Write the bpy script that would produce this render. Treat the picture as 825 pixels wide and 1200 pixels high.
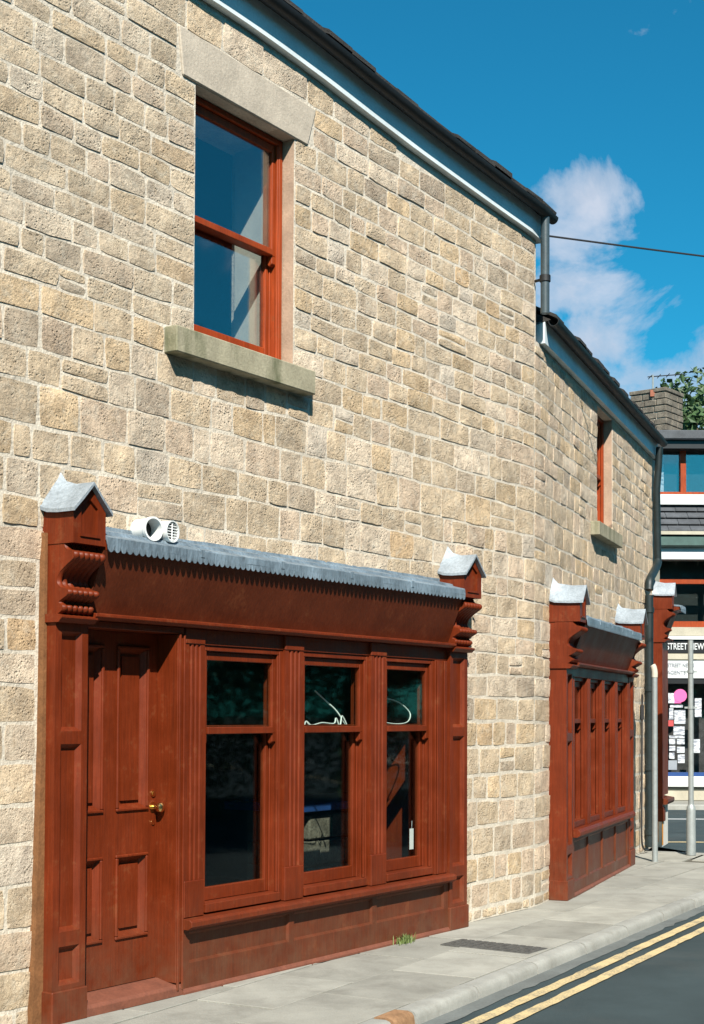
import bpy, bmesh, math, random
from mathutils import Vector, Matrix, noise as mnoise
R = random.Random(11)
rad = math.radians
C = bpy.context.scene.collection
for o in list(bpy.data.objects): bpy.data.objects.remove(o)

# ------------------------------------------------------------------ camera
EYE = 1.55
cam_d = bpy.data.cameras.new('camera'); cam = bpy.data.objects.new('camera', cam_d); C.objects.link(cam)
cam_d.sensor_fit = 'VERTICAL'; cam_d.sensor_height = 36; cam_d.lens = 36 * 1700 / 1200
cam_d.shift_y = 186 / 1200; cam_d.clip_start = .05; cam_d.clip_end = 3000
pt_, rl_ = rad(1.7), rad(.25)
fw = Vector((0, math.cos(pt_), math.sin(pt_))); up0 = Vector((0, -math.sin(pt_), math.cos(pt_))); ri0 = Vector((1, 0, 0))
ri = ri0 * math.cos(rl_) + up0 * math.sin(rl_); up = up0 * math.cos(rl_) - ri0 * math.sin(rl_)
cam.matrix_world = Matrix(((ri.x, up.x, -fw.x, 0), (ri.y, up.y, -fw.y, 0), (ri.z, up.z, -fw.z, EYE), (0, 0, 0, 1)))
bpy.context.scene.camera = cam

# ------------------------------------------------------------------ plan
A1 = Vector((-1.35539, 7.39398)); D1 = Vector((.562386, .826875)); N1 = Vector((D1.y, -D1.x))
A2 = Vector((1.749188, 12.008668)); D2 = Vector((.357886, .933765)); N2 = Vector((D2.y, -D2.x))
W1, W2 = -.10, -.15
SUN_S, SUN_N, SUN_Z = -1.08, 1.0, 1.30
sd2 = N1 * SUN_N + D1 * SUN_S
SUN = Vector((sd2.x, sd2.y, SUN_Z)).normalized()

# ------------------------------------------------------------------ node helpers
def new_mat(name):
    m = bpy.data.materials.new(name); m.use_nodes = True
    nt = m.node_tree
    return m, nt, nt.nodes['Principled BSDF']
def nd(nt, typ, **kw):
    n = nt.nodes.new(typ)
    for k, v in kw.items():
        if k in n.inputs: n.inputs[k].default_value = v
        else: setattr(n, k, v)
    return n
def lk(nt, a, b): nt.links.new(a, b)
def ramp(nt, fac, stops):
    r = nt.nodes.new('ShaderNodeValToRGB'); el = r.color_ramp.elements
    while len(el) < len(stops): el.new(.5)
    for e, (p, c) in zip(el, stops):
        e.position = p; e.color = (c, c, c, 1) if isinstance(c, (int, float)) else (*c, 1)
    lk(nt, fac, r.inputs[0]); return r.outputs[0]
def mixc(nt, fac, a, b, mode='MIX'):
    m = nt.nodes.new('ShaderNodeMix'); m.data_type = 'RGBA'; m.blend_type = mode
    for sock, v in ((m.inputs[0], fac), (m.inputs[6], a), (m.inputs[7], b)):
        if isinstance(v, (int, float)): sock.default_value = v
        elif isinstance(v, tuple): sock.default_value = (*v, 1) if len(v) == 3 else v
        else: lk(nt, v, sock)
    return m.outputs[2]
def math_(nt, op, a, b=0.0):
    m = nt.nodes.new('ShaderNodeMath'); m.operation = op
    for s, v in ((m.inputs[0], a), (m.inputs[1], b)):
        if isinstance(v, (int, float)): s.default_value = v
        else: lk(nt, v, s)
    return m.outputs[0]
def geopos(nt): return nt.nodes.new('ShaderNodeNewGeometry').outputs['Position']
def noise(nt, vec, scale, detail=4, rough=.55, dist=0):
    n = nd(nt, 'ShaderNodeTexNoise'); n.inputs['Scale'].default_value = scale; n.inputs['Detail'].default_value = detail
    n.inputs['Roughness'].default_value = rough; n.inputs['Distortion'].default_value = dist
    if vec is not None: lk(nt, vec, n.inputs['Vector'])
    return n.outputs['Fac']
def bump(nt, bsdf, h, strength, dist):
    b = nd(nt, 'ShaderNodeBump'); b.inputs['Strength'].default_value = strength; b.inputs['Distance'].default_value = dist
    lk(nt, h, b.inputs['Height']); lk(nt, b.outputs[0], bsdf.inputs['Normal']); return b
def scalev(nt, vec, s):
    m = nd(nt, 'ShaderNodeMapping'); m.inputs['Scale'].default_value = s; lk(nt, vec, m.inputs['Vector']); return m.outputs[0]

# ------------------------------------------------------------------ world: daylight sky with cumulus
world = bpy.data.worlds.new('World'); bpy.context.scene.world = world; world.use_nodes = True
wt = world.node_tree; bg = wt.nodes['Background']
sky = wt.nodes.new('ShaderNodeTexSky'); sky.sky_type = 'NISHITA'; sky.sun_disc = False
sky.sun_elevation = math.asin(SUN.z); sky.sun_rotation = math.atan2(SUN.x, SUN.y)
sky.air_density = 1.0; sky.dust_density = .4; sky.ozone_density = 2.2; sky.altitude = 150
tint = mixc(wt, 1.0, sky.outputs[0], (.15, 1.26, 1.46), 'MULTIPLY')
tc = wt.nodes.new('ShaderNodeTexCoord')
dirv = tc.outputs['Generated']
fb = noise(wt, scalev(wt, dirv, (1, 1, 1.25)), 9.0, 9, .60, .35)
blobs = None
for (x, z, y, rx, k) in ((.158, .330, .93, .036, .34), (.146, .290, .95, .044, .36), (.152, .245, .96, .042, .34), (.20, .190, .96, .075, .34), (.26, .16, .95, .11, .38), (-.6, .3, .7, .2, .3), (.2, .5, -.8, .3, .3), (-.8, .4, -.4, .25, .3)):
    v = Vector((x, y, z)).normalized()
    dn = nd(wt, 'ShaderNodeVectorMath', operation='DISTANCE'); lk(wt, dirv, dn.inputs[0]); dn.inputs[1].default_value = v
    g = math_(wt, 'SUBTRACT', 1.0, math_(wt, 'DIVIDE', dn.outputs['Value'], rx * 1.6))
    g = math_(wt, 'MULTIPLY', math_(wt, 'MAXIMUM', g, 0.0), k * 1.22)
    blobs = g if blobs is None else math_(wt, 'MAXIMUM', blobs, g)
dens = math_(wt, 'ADD', math_(wt, 'SUBTRACT', math_(wt, 'MULTIPLY', fb, 1.35), .175), blobs)
den = ramp(wt, dens, [(.71, 0.0), (.82, .58), (.97, .92)])
lp = ramp(wt, noise(wt, dirv, 14, 6), [(.3, (5.6, 6.7, 8.4)), (.7, (8.4, 9.0, 10.4))])
skyc = mixc(wt, den, tint, lp)
lk(wt, skyc, bg.inputs['Color']); bg.inputs['Strength'].default_value = .05

sun_d = bpy.data.lights.new('sun', 'SUN'); sun = bpy.data.objects.new('sun', sun_d); C.objects.link(sun)
sun_d.energy = 5.0; sun_d.angle = rad(.5); sun_d.color = (1, .945, .85)
sun.rotation_euler = SUN.to_track_quat('Z', 'Y').to_euler(); sun.location = (0, -5, 20)
vs = bpy.context.scene.view_settings
vs.view_transform = 'Standard'; vs.look = 'None'; vs.exposure = 0.75; vs.gamma = 1; vs.use_curve_mapping = False
cy = bpy.context.scene.cycles
cy.max_bounces = 6; cy.diffuse_bounces = 1; cy.transparent_max_bounces = 12; cy.use_denoising = True

# ------------------------------------------------------------------ materials
M = {}
def mat_stone(name, rough_bump=1.0):
    m, nt, b = new_mat(name); p = geopos(nt)
    at = nd(nt, 'ShaderNodeAttribute', attribute_name='tint')
    n1 = noise(nt, p, 9, 5, .6); n2 = noise(nt, p, 70, 5, .65); n3 = noise(nt, p, 34, 7, .74)
    c = mixc(nt, 1.0, at.outputs['Color'], ramp(nt, n1, [(.3, (.72, .70, .68)), (.7, (1.18, 1.17, 1.14))]), 'MULTIPLY')
    patch = noise(nt, p, 3.1, 3, .5)
    c = mixc(nt, ramp(nt, patch, [(.42, .25), (.62, 1.0)]), c, mixc(nt, 1.0, c, ramp(nt, n2, [(.25, .72), (.5, 1.0), (.75, 1.16)]), 'MULTIPLY'))
    c = mixc(nt, ramp(nt, noise(nt, p, 15, 6, .7, .5), [(.50, 0.0), (.70, .45)]), c, (.66, .60, .49))
    c = mixc(nt, ramp(nt, noise(nt, p, 12, 6, .7, .8), [(.56, 0.0), (.74, .5)]), c, (.36, .25, .14))
    # soot and lichen in drifting patches
    so = noise(nt, scalev(nt, p, (1, 1, .6)), 2.1, 6, .65)
    c = mixc(nt, ramp(nt, so, [(.52, 0.0), (.75, .26)]), c, (.20, .185, .15))
    vo = nd(nt, 'ShaderNodeTexVoronoi'); vo.inputs['Scale'].default_value = 54; lk(nt, p, vo.inputs['Vector'])
    pit = ramp(nt, vo.outputs['Distance'], [(.12, 0.0), (.42, 1.0)])
    pitm = math_(nt, 'MULTIPLY', ramp(nt, noise(nt, p, 8, 5, .7), [(.46, 0.0), (.60, 1.0)]), math_(nt, 'SUBTRACT', 1.0, pit))
    c = mixc(nt, math_(nt, 'MULTIPLY', pitm, .42), c, (.20, .14, .085))
    lk(nt, c, b.inputs['Base Color']); b.inputs['Roughness'].default_value = .92; b.inputs['Specular IOR Level'].default_value = .2
    h = math_(nt, 'ADD', math_(nt, 'MULTIPLY', n3, 1.0), math_(nt, 'SUBTRACT', math_(nt, 'MULTIPLY', n2, .35), math_(nt, 'MULTIPLY', pitm, .45)))
    h = math_(nt, 'MULTIPLY', h, ramp(nt, noise(nt, p, 4.3, 3), [(.3, .35), (.7, 1.15)]))
    bump(nt, b, h, 1.0, .026 * rough_bump)
    M[name] = m
mat_stone('sandstone')
def mat_simple(name, col, rough=.6, var=.18, scale=8, bumpd=.002, metal=0, spec=.5, scalevec=(1, 1, 1), fine=60):
    m, nt, b = new_mat(name); p = scalev(nt, geopos(nt), scalevec)
    n1 = noise(nt, p, scale, 6, .6); n2 = noise(nt, p, fine, 4, .6)
    lo = tuple(x * (1 - var) for x in col); hi = tuple(min(1, x * (1 + var)) for x in col)
    c = ramp(nt, n1, [(.3, lo), (.7, hi)])
    c = mixc(nt, 1.0, c, ramp(nt, n2, [(.3, 1 - var * .7), (.7, 1 + var * .5)]), 'MULTIPLY')
    lk(nt, c, b.inputs['Base Color']); b.inputs['Roughness'].default_value = rough; b.inputs['Metallic'].default_value = metal
    b.inputs['Specular IOR Level'].default_value = spec
    if bumpd: bump(nt, b, math_(nt, 'ADD', n2, math_(nt, 'MULTIPLY', n1, .6)), .8, bumpd)
    M[name] = m; return m, nt, b
mat_simple('mortar', (.60, .535, .44), .95, .20, 5, .010, spec=.15, fine=55)
mat_simple('dressed_stone', (.47, .405, .325), .9, .16, 6, .004, spec=.2)
mat_simple('jamb_stone', (.40, .28, .20), .9, .16, 6, .004, spec=.2)
def mat_sill():
    m, nt, b = mat_simple('sill_stone', (.33, .30, .21), .9, .2, 6, .004, spec=.2)
    p = geopos(nt); src = b.inputs['Base Color'].links[0].from_socket
    c = mixc(nt, ramp(nt, noise(nt, scalev(nt, p, (1, 1, .3)), 6, 5), [(.5, 0.0), (.68, .8)]), src, (.09, .10, .05))
    lk(nt, c, b.inputs['Base Color'])
mat_sill()
def mat_paint(name, col):
    m, nt, b = new_mat(name); p = geopos(nt)
    g = noise(nt, scalev(nt, p, (1, 1, .06)), 90, 5, .6); n1 = noise(nt, p, 3.5, 5, .6); n2 = noise(nt, p, 35, 4)
    c = mixc(nt, ramp(nt, g, [(.3, 0.0), (.75, 1.0)]), tuple(x * .74 for x in col), tuple(x * 1.16 for x in col))
    c = mixc(nt, 1.0, c, ramp(nt, n1, [(.3, .78), (.7, 1.18)]), 'MULTIPLY')
    wear = ramp(nt, math_(nt, 'ADD', math_(nt, 'MULTIPLY', n2, .5), math_(nt, 'MULTIPLY', noise(nt, p, 7, 5), .6)), [(.62, 0.0), (.74, .5)])
    c = mixc(nt, wear, c, (.18, .055, .020))
    streak = noise(nt, scalev(nt, p, (1, 1, .10)), 17, 6, .7)
    c = mixc(nt, ramp(nt, streak, [(.50, 0.0), (.72, .38)]), c, (.075, .015, .006))
    # splashed dirt near the pavement
    sz = nd(nt, 'ShaderNodeSeparateXYZ'); lk(nt, p, sz.inputs[0])
    d = math_(nt, 'SUBTRACT', 1.0, math_(nt, 'DIVIDE', sz.outputs[2], .55))
    d = math_(nt, 'MULTIPLY', ramp(nt, d, [(0.0, 0.0), (1.0, 1.0)]), ramp(nt, noise(nt, p, 11, 5), [(.3, .1), (.7, .75)]))
    c = mixc(nt, math_(nt, 'MULTIPLY', d, .75), c, (.13, .07, .04))
    lk(nt, c, b.inputs['Base Color'])
    lk(nt, ramp(nt, n1, [(.3, .38), (.7, .60)]), b.inputs['Roughness'])
    b.inputs['Specular IOR Level'].default_value = .22
    bump(nt, b, math_(nt, 'ADD', g, math_(nt, 'MULTIPLY', n2, .4)), .5, .0022)
    M[name] = m
mat_paint('red_woodstain', (.150, .0225, .0050))
mat_paint('red_window_paint', (.31, .048, .010))
mat_paint('brown_stain_and_shade', (.120, .025, .0085))  # stall risers' own brown; on the fascias it paints in their shade
mat_simple('lead', (.19, .245, .290), .55, .38, 6, .006, metal=.25, spec=.4, scalevec=(1, 1, .4))
mat_simple('lead_lit', (.30, .34, .375), .55, .30, 6, .005, metal=.2, spec=.4)  # lighter copy of lead, the caps' stronger sunlight put into the colour
mat_simple('white_paint', (.62, .63, .62), .55, .06, 4, .001)
mat_simple('soffit_paint', (.66, .74, .76), .55, .12, 3, .001)
mat_simple('gutter_black', (.008, .009, .010), .6, .3, 10, .001)
mat_simple('pipe_green', (.010, .019, .021), .5, .3, 10, .001)
mat_simple('pipe_grey', (.045, .066, .076), .45, .2, 8, .001)
mat_simple('slate', (.075, .080, .088), .75, .35, 4, .006)
mat_simple('old_slate', (.030, .027, .024), .85, .4, 6, .01)
mat_simple('paving', (.325, .315, .275), .92, .13, 3.0, .0035, spec=.2, fine=90)
def stained(name, dark, s1, lo, hi, amt):
    nt = M[name].node_tree; b = nt.nodes['Principled BSDF']; p = geopos(nt); src = b.inputs['Base Color'].links[0].from_socket
    c = mixc(nt, ramp(nt, noise(nt, p, s1, 7, .68, .4), [(lo, 0.0), (hi, amt)]), src, dark)
    vo = nd(nt, 'ShaderNodeTexVoronoi'); vo.inputs['Scale'].default_value = 3.1; lk(nt, p, vo.inputs['Vector'])
    c = mixc(nt, ramp(nt, vo.outputs['Distance'], [(.035, .55), (.06, 0.0)]), c, tuple(x * .8 for x in dark))
    oi = nt.nodes.new('ShaderNodeObjectInfo'); c = mixc(nt, 1.0, c, ramp(nt, oi.outputs['Random'], [(0.0, .84), (1.0, 1.12)]), 'MULTIPLY')
    lk(nt, c, b.inputs['Base Color'])
stained('paving', (.19, .18, .155), 2.6, .48, .74, .75)
mat_simple('kerb_stone', (.33, .325, .295), .9, .14, 4, .003, spec=.2, fine=90)
mat_simple('kerb_brown', (.30, .17, .09), .9, .3, 9, .003, spec=.2)
mat_simple('far_ground', (.045, .055, .035), .95, .3, .2, 0)
mat_simple('joint_dirt', (.12, .112, .09), .95, .2, 8, .003, spec=.1)
def mat_asphalt():
    m, nt, b = mat_simple('asphalt', (.052, .074, .079), .9, .22, 1.4, .006, spec=.25, fine=190)
    stained('asphalt', (.085, .092, .088), .9, .5, .7, .6)
mat_asphalt()
stained('kerb_stone', (.20, .19, .165), 3.5, .5, .72, .7)
def mat_yellow():
    m, nt, b = new_mat('yellow_line_paint'); p = geopos(nt)
    w = ramp(nt, math_(nt, 'ADD', math_(nt, 'MULTIPLY', noise(nt, p, 60, 5, .7), .6), math_(nt, 'MULTIPLY', noise(nt, p, 6, 4), .4)), [(.46, 0.0), (.60, 1.0)])
    c = mixc(nt, w, (.60, .46, .235), (.24, .205, .14)); lk(nt, c, b.inputs['Base Color']); b.inputs['Roughness'].default_value = .85
    M['yellow_line_paint'] = m
mat_yellow()
mat_simple('dust_grey', (.135, .145, .138), .95, .2, 3, .002)
mat_simple('brass', (.75, .50, .20), .25, .1, 20, 0, metal=1)
mat_simple('galvanised', (.33, .355, .35), .5, .12, 12, .0008, metal=.35)
mat_simple('iron_cover', (.085, .082, .075), .75, .3, 20, .004)
mat_simple('plaster', (.62, .58, .48), .9, .1, 5, .002)
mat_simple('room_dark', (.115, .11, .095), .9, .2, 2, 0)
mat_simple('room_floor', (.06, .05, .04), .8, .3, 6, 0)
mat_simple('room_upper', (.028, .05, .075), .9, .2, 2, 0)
mat_simple('threshold_tile', (.17, .055, .030), .7, .2, 9, .002)
mat_simple('white_plastic', (.74, .76, .74), .35, .04, 6, 0)
mat_simple('black_paint', (.012, .013, .014), .4, .2, 6, 0)
mat_simple('blue_paint', (.02, .06, .20), .4, .1, 6, 0)
mat_simple('pink_print', (.75, .12, .34), .6, .05, 6, 0)
mat_simple('paper', (.56, .58, .60), .8, .12, 6, 0)
_nt = M['paper'].node_tree; _b = _nt.nodes['Principled BSDF']; _src = _b.inputs['Base Color'].links[0].from_socket
lk(_nt, mixc(_nt, ramp(_nt, noise(_nt, scalev(_nt, geopos(_nt), (9, 1, 34)), 1.0, 3, .6), [(.50, 0.0), (.56, .75)]), _src, (.16, .17, .22)), _b.inputs['Base Color'])
mat_simple('red_print', (.5, .06, .06), .6, .1, 6, 0)
mat_simple('grey_print', (.25, .27, .30), .6, .1, 6, 0)
mat_simple('cream_stone', (.44, .40, .31), .9, .15, 3, .004)
mat_simple('chimney_stone', (.155, .13, .10), .9, .5, 7, .01)
mat_simple('terracotta', (.30, .10, .055), .8, .15, 9, .002)
mat_simple('mastic', (.19, .085, .035), .9, .25, 9, .004, spec=.2)
mat_simple('white_render', (.66, .64, .58), .9, .1, 8, .003)
mat_simple('orange_paint', (.75, .28, .03), .7, .15, 12, .001)
mat_simple('cable_black', (.02, .02, .022), .6, .1, 6, 0)
mat_simple('cable_pale', (.55, .50, .40), .7, .1, 6, 0)
mat_simple('bark', (.11, .08, .055), .95, .3, 12, .01)
mat_simple('timber_pole', (.12, .09, .065), .9, .3, 8, .003, scalevec=(1, 1, .1))
mat_simple('green_gutter', (.05, .10, .085), .5, .2, 8, .001)
mat_simple('shop_stock', (.06, .045, .05), .8, .5, 9, 0)
def mat_leaf(name, col):
    m, nt, b = new_mat(name); p = geopos(nt)
    c = ramp(nt, noise(nt, p, 2.2, 4), [(.3, tuple(x * .6 for x in col)), (.7, tuple(x * 1.5 for x in col))])
    lk(nt, c, b.inputs['Base Color']); b.inputs['Roughness'].default_value = .6
    b.inputs['Subsurface Weight'].default_value = 0
    M[name] = m
mat_leaf('leaf', (.042, .082, .026)); mat_leaf('grass_blade', (.11, .15, .04))
def mat_glass(name, tintc=(.75, .82, .80), ior=1.9):
    m, nt, b = new_mat(name); nt.nodes.remove(b); out = nt.nodes['Material Output']
    tr = nd(nt, 'ShaderNodeBsdfTransparent'); tr.inputs[0].default_value = (*tintc, 1)
    gl = nd(nt, 'ShaderNodeBsdfGlossy'); gl.inputs['Roughness'].default_value = .035
    p = geopos(nt)
    bm = nd(nt, 'ShaderNodeBump'); bm.inputs['Strength'].default_value = .06; bm.inputs['Distance'].default_value = .01
    lk(nt, noise(nt, p, 3.0, 1), bm.inputs['Height']); lk(nt, bm.outputs[0], gl.inputs['Normal'])
    fr = nd(nt, 'ShaderNodeFresnel'); 
    bf = nt.nodes.new('ShaderNodeNewGeometry').outputs['Backfacing']     # same reflectance on both faces of the thin pane
    lk(nt, math_(nt, 'ADD', ior, math_(nt, 'MULTIPLY', bf, 1 / ior - ior)), fr.inputs[0])
    mx = nd(nt, 'ShaderNodeMixShader'); lk(nt, fr.outputs[0], mx.inputs[0]); lk(nt, tr.outputs[0], mx.inputs[1]); lk(nt, gl.outputs[0], mx.inputs[2])
    lk(nt, mx.outputs[0], out.inputs[0]); M[name] = m
mat_glass('window_glass', (.90, .95, .93), 1.55); mat_glass('upper_glass', (.92, .96, .97), 2.6)

# ------------------------------------------------------------------ mesh builder
class MB:
    """Vertices and faces in thing space: x along the wall, y into the wall, z up (n = -y points to the street)."""
    def __init__(s): s.v = []; s.f = []
    def quad(s, *p):
        i = len(s.v); s.v += [tuple(q) for q in p]; s.f.append(tuple(range(i, i + len(p)))); return s
    def raw(s, vs_, fs):
        i = len(s.v); s.v += [tuple(q) for q in vs_]; s.f += [tuple(a + i for a in f) for f in fs]; return s
    def hexa(s, p): return s.raw(p, [(0, 1, 2, 3), (7, 6, 5, 4), (0, 4, 5, 1), (1, 5, 6, 2), (2, 6, 7, 3), (3, 7, 4, 0)])
    def bx(s, x0, x1, n0, n1, z0, z1):
        y0, y1 = -n1, -n0
        return s.hexa([(x0, y0, z0), (x1, y0, z0), (x1, y1, z0), (x0, y1, z0), (x0, y0, z1), (x1, y0, z1), (x1, y1, z1), (x0, y1, z1)])
    def prism_z(s, poly, z0, z1):      # poly of (x, n)
        k = len(poly); vs_ = [(a, -b, z0) for a, b in poly] + [(a, -b, z1) for a, b in poly]
        return s.raw(vs_, [tuple(range(k)), tuple(range(2 * k - 1, k - 1, -1))] + [(i, (i + 1) % k, k + (i + 1) % k, k + i) for i in range(k)])
    def prism_x(s, poly, x0, x1):      # poly of (n, z)
        k = len(poly); vs_ = [(x0, -a, b) for a, b in poly] + [(x1, -a, b) for a, b in poly]
        return s.raw(vs_, [tuple(range(k)), tuple(range(2 * k - 1, k - 1, -1))] + [(i, (i + 1) % k, k + (i + 1) % k, k + i) for i in range(k)])
    def prism_n(s, poly, n0, n1):      # poly of (x, z)
        k = len(poly); vs_ = [(a, -n0, b) for a, b in poly] + [(a, -n1, b) for a, b in poly]
        return s.raw(vs_, [tuple(range(k)), tuple(range(2 * k - 1, k - 1, -1))] + [(i, (i + 1) % k, k + (i + 1) % k, k + i) for i in range(k)])
    def tube(s, pts, r, k=10, cap=True):
        pts = [Vector(p) for p in pts]; rs = r if isinstance(r, (list, tuple)) else [r] * len(pts)
        t0 = (pts[1] - pts[0]).normalized(); a = t0.orthogonal().normalized(); base = len(s.v)
        for i, p in enumerate(pts):
            t = (pts[min(i + 1, len(pts) - 1)] - pts[max(i - 1, 0)]).normalized()
            a = (a - t * a.dot(t)).normalized(); b = t.cross(a)
            for j in range(k):
                q = 2 * math.pi * j / k; s.v.append(tuple(p + (a * math.cos(q) + b * math.sin(q)) * rs[i]))
        for i in range(len(pts) - 1):
            for j in range(k):
                s.f.append((base + i * k + j, base + i * k + (j + 1) % k, base + (i + 1) * k + (j + 1) % k, base + (i + 1) * k + j))
        if cap:
            s.f.append(tuple(base + j for j in range(k - 1, -1, -1))); s.f.append(tuple(base + (len(pts) - 1) * k + j for j in range(k)))
        return s
    def relief(s, x0, x1, z0, z1, n, nb, panels, depth=.022, inset=.02, field=0.0, fin=.03):
        """A board from nb to n with sunk panels whose edges are bevelled; field > 0 raises the panel's middle again."""
        xs = sorted({x0, x1, *[p[0] for p in panels], *[p[1] for p in panels]}); zs = sorted({z0, z1, *[p[2] for p in panels], *[p[3] for p in panels]})
        for a, b in zip(xs, xs[1:]):
            for c, d in zip(zs, zs[1:]):
                mx, mz = (a + b) / 2, (c + d) / 2
                if any(p[0] < mx < p[1] and p[2] < mz < p[3] for p in panels): continue
                s.quad((a, -n, c), (b, -n, c), (b, -n, d), (a, -n, d))
        def ring(a, b, c, d, n0, e, f, g, h, n1):
            o = [(a, -n0, c), (b, -n0, c), (b, -n0, d), (a, -n0, d)]; q = [(e, -n1, g), (f, -n1, g), (f, -n1, h), (e, -n1, h)]
            for i in range(4): s.quad(o[i], o[(i + 1) % 4], q[(i + 1) % 4], q[i])
        for (a, b, c, d) in panels:
            e, f, g, h = a + inset, b - inset, c + inset, d - inset
            ring(a, b, c, d, n, e, f, g, h, n - depth)
            if field:
                e2, f2, g2, h2 = e + fin, f - fin, g + fin, h - fin
                ring(e, f, g, h, n - depth, e2, f2, g2, h2, n - depth + field)
                s.quad((e2, -(n - depth + field), g2), (f2, -(n - depth + field), g2), (f2, -(n - depth + field), h2), (e2, -(n - depth + field), h2))
            else: s.quad((e, -(n - depth), g), (f, -(n - depth), g), (f, -(n - depth), h), (e, -(n - depth), h))
        for (a, b) in (((x0, z0), (x1, z0)), ((x1, z0), (x1, z1)), ((x1, z1), (x0, z1)), ((x0, z1), (x0, z0))):
            s.quad((a[0], -nb, a[1]), (b[0], -nb, b[1]), (b[0], -n, b[1]), (a[0], -n, a[1]))
        s.quad((x0, -nb, z0), (x1, -nb, z0), (x1, -nb, z1), (x0, -nb, z1))
        return s

def make_mesh(name, mb, smooth=None, bevel=0, merge=False):
    me = bpy.data.meshes.new(name); me.from_pydata(mb.v, [], mb.f)
    bm = bmesh.new(); bm.from_mesh(me)
    if merge: bmesh.ops.remove_doubles(bm, verts=bm.verts, dist=.0004)
    bmesh.ops.recalc_face_normals(bm, faces=bm.faces)
    if bevel:
        es = [e for e in bm.edges if len(e.link_faces) == 2 and e.calc_face_angle(0) > rad(40)]
        if es: bmesh.ops.bevel(bm, geom=es, offset=bevel, segments=1, affect='EDGES', clamp_overlap=True)
    bm.to_mesh(me); bm.free()
    if smooth is not None:
        me.shade_smooth()
        if smooth < 179: me.set_sharp_from_angle(angle=rad(smooth))
    return me
def add(name, mb, mat, parent=None, smooth=None, bevel=0, label=None, merge=False, kind=None):
    me = mb if isinstance(mb, bpy.types.Mesh) else make_mesh(name, mb, smooth, bevel, merge)
    if mat and not me.materials: me.materials.append(M[mat])
    o = bpy.data.objects.new(name, me); C.objects.link(o)
    if parent is not None: o.parent = parent
    if label: o['label'] = label
    if kind: o['kind'] = kind
    return o
def tag(o, label, cat, group=None, kind=None):
    o['label'] = label; o['category'] = cat
    if group: o['group'] = group
    if kind: o['kind'] = kind
    return o
def thing(name, label, cat, loc=(0, 0, 0), d=None, group=None):
    o = bpy.data.objects.new(name, None); C.objects.link(o); o.empty_display_size = .2
    o.location = loc
    if d is not None: o.rotation_euler = (0, 0, math.atan2(d.y, d.x))
    return tag(o, label, cat, group)

# ------------------------------------------------------------------ wall path (u runs along the masonry face)
def isect(p, d, q, e):
    den = d.x * -e.y + e.x * d.y; r_ = q - p
    return (r_.x * -e.y + e.x * r_.y) / den
P1w = A1 + N1 * W1; P2w = A2 + N2 * W2
S_B = isect(P1w, D1, P2w, D2)                  # bend, measured along wall 1
S2_B = (P1w + D1 * S_B - P2w).dot(D2)          # the same corner along wall 2
BA = math.acos(D1.dot(D2)); RB = 2.0; TB = RB * math.tan(BA / 2)
ARC0 = S_B - TB; ARC1 = ARC0 + RB * BA
S2_END = 5.42; U_END = ARC1 + (S2_END - (S2_B + TB))
def rot2(v, a): return Vector((v.x * math.cos(a) - v.y * math.sin(a), v.x * math.sin(a) + v.y * math.cos(a)))
def path(u, q=0.0):
    if u <= ARC0: return P1w + D1 * u + N1 * q
    if u >= ARC1: return P2w + D2 * (u - ARC1 + S2_B + TB) + N2 * q
    a = (u - ARC0) / RB; cen = P1w + D1 * ARC0 - N1 * RB
    return cen + rot2(N1, a) * (RB + q)
def u_of_s2(s2): return s2 - (S2_B + TB) + ARC1
U_SPLIT = S_B + .02
def pz(u, q, z, o): p = path(u, q); return (p.x - o.x, p.y - o.y, z - o.z)

EAVE = [(-9, 5.70), (1.02, 5.672), (1.48, 5.662), (2.09, 5.626), (2.63, 5.580), (3.27, 5.532), (3.84, 5.500), (4.42, 5.468), (5.15, 5.436), (9, 5.36)]
def eave1(u):                                           # the old eaves sag a little towards the bend
    for (a, b), (c, d) in zip(EAVE, EAVE[1:]):
        if u <= c: return b + (d - b) * (u - a) / (c - a)
    return EAVE[-1][1]
def eave2(u): return 4.605

# course heights, bottom up
courses = [0.0, .085]
while courses[-1] < 1.50: courses.append(courses[-1] + R.uniform(.185, .215))
while courses[-1] < 2.50: courses.append(courses[-1] + R.uniform(.145, .168))
k = round((3.55 - courses[-1]) / .175); c0 = courses[-1]
for i in range(1, k + 1): courses.append(c0 + (3.55 - c0) * i / k + (R.uniform(-.014, .014) if i < k else 0))
courses.append(3.705)
for i in range(1, 12): courses.append(3.705 + (5.16 - 3.705) * i / 11 + (R.uniform(-.012, .012) if i < 11 else 0))
courses += [5.30, 5.44, 5.70]
def zb(i, u):
    z = courses[i]
    if i == 0: return z
    a = min(1.0, .3 + i * .1)
    return z + a * .45 * (.018 * math.sin(u * 1.35 + i * 1.9) + .009 * math.sin(u * 4.1 + i * 3.3) + .006 * math.sin(u * 9.7 + i * 7.1))

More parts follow.
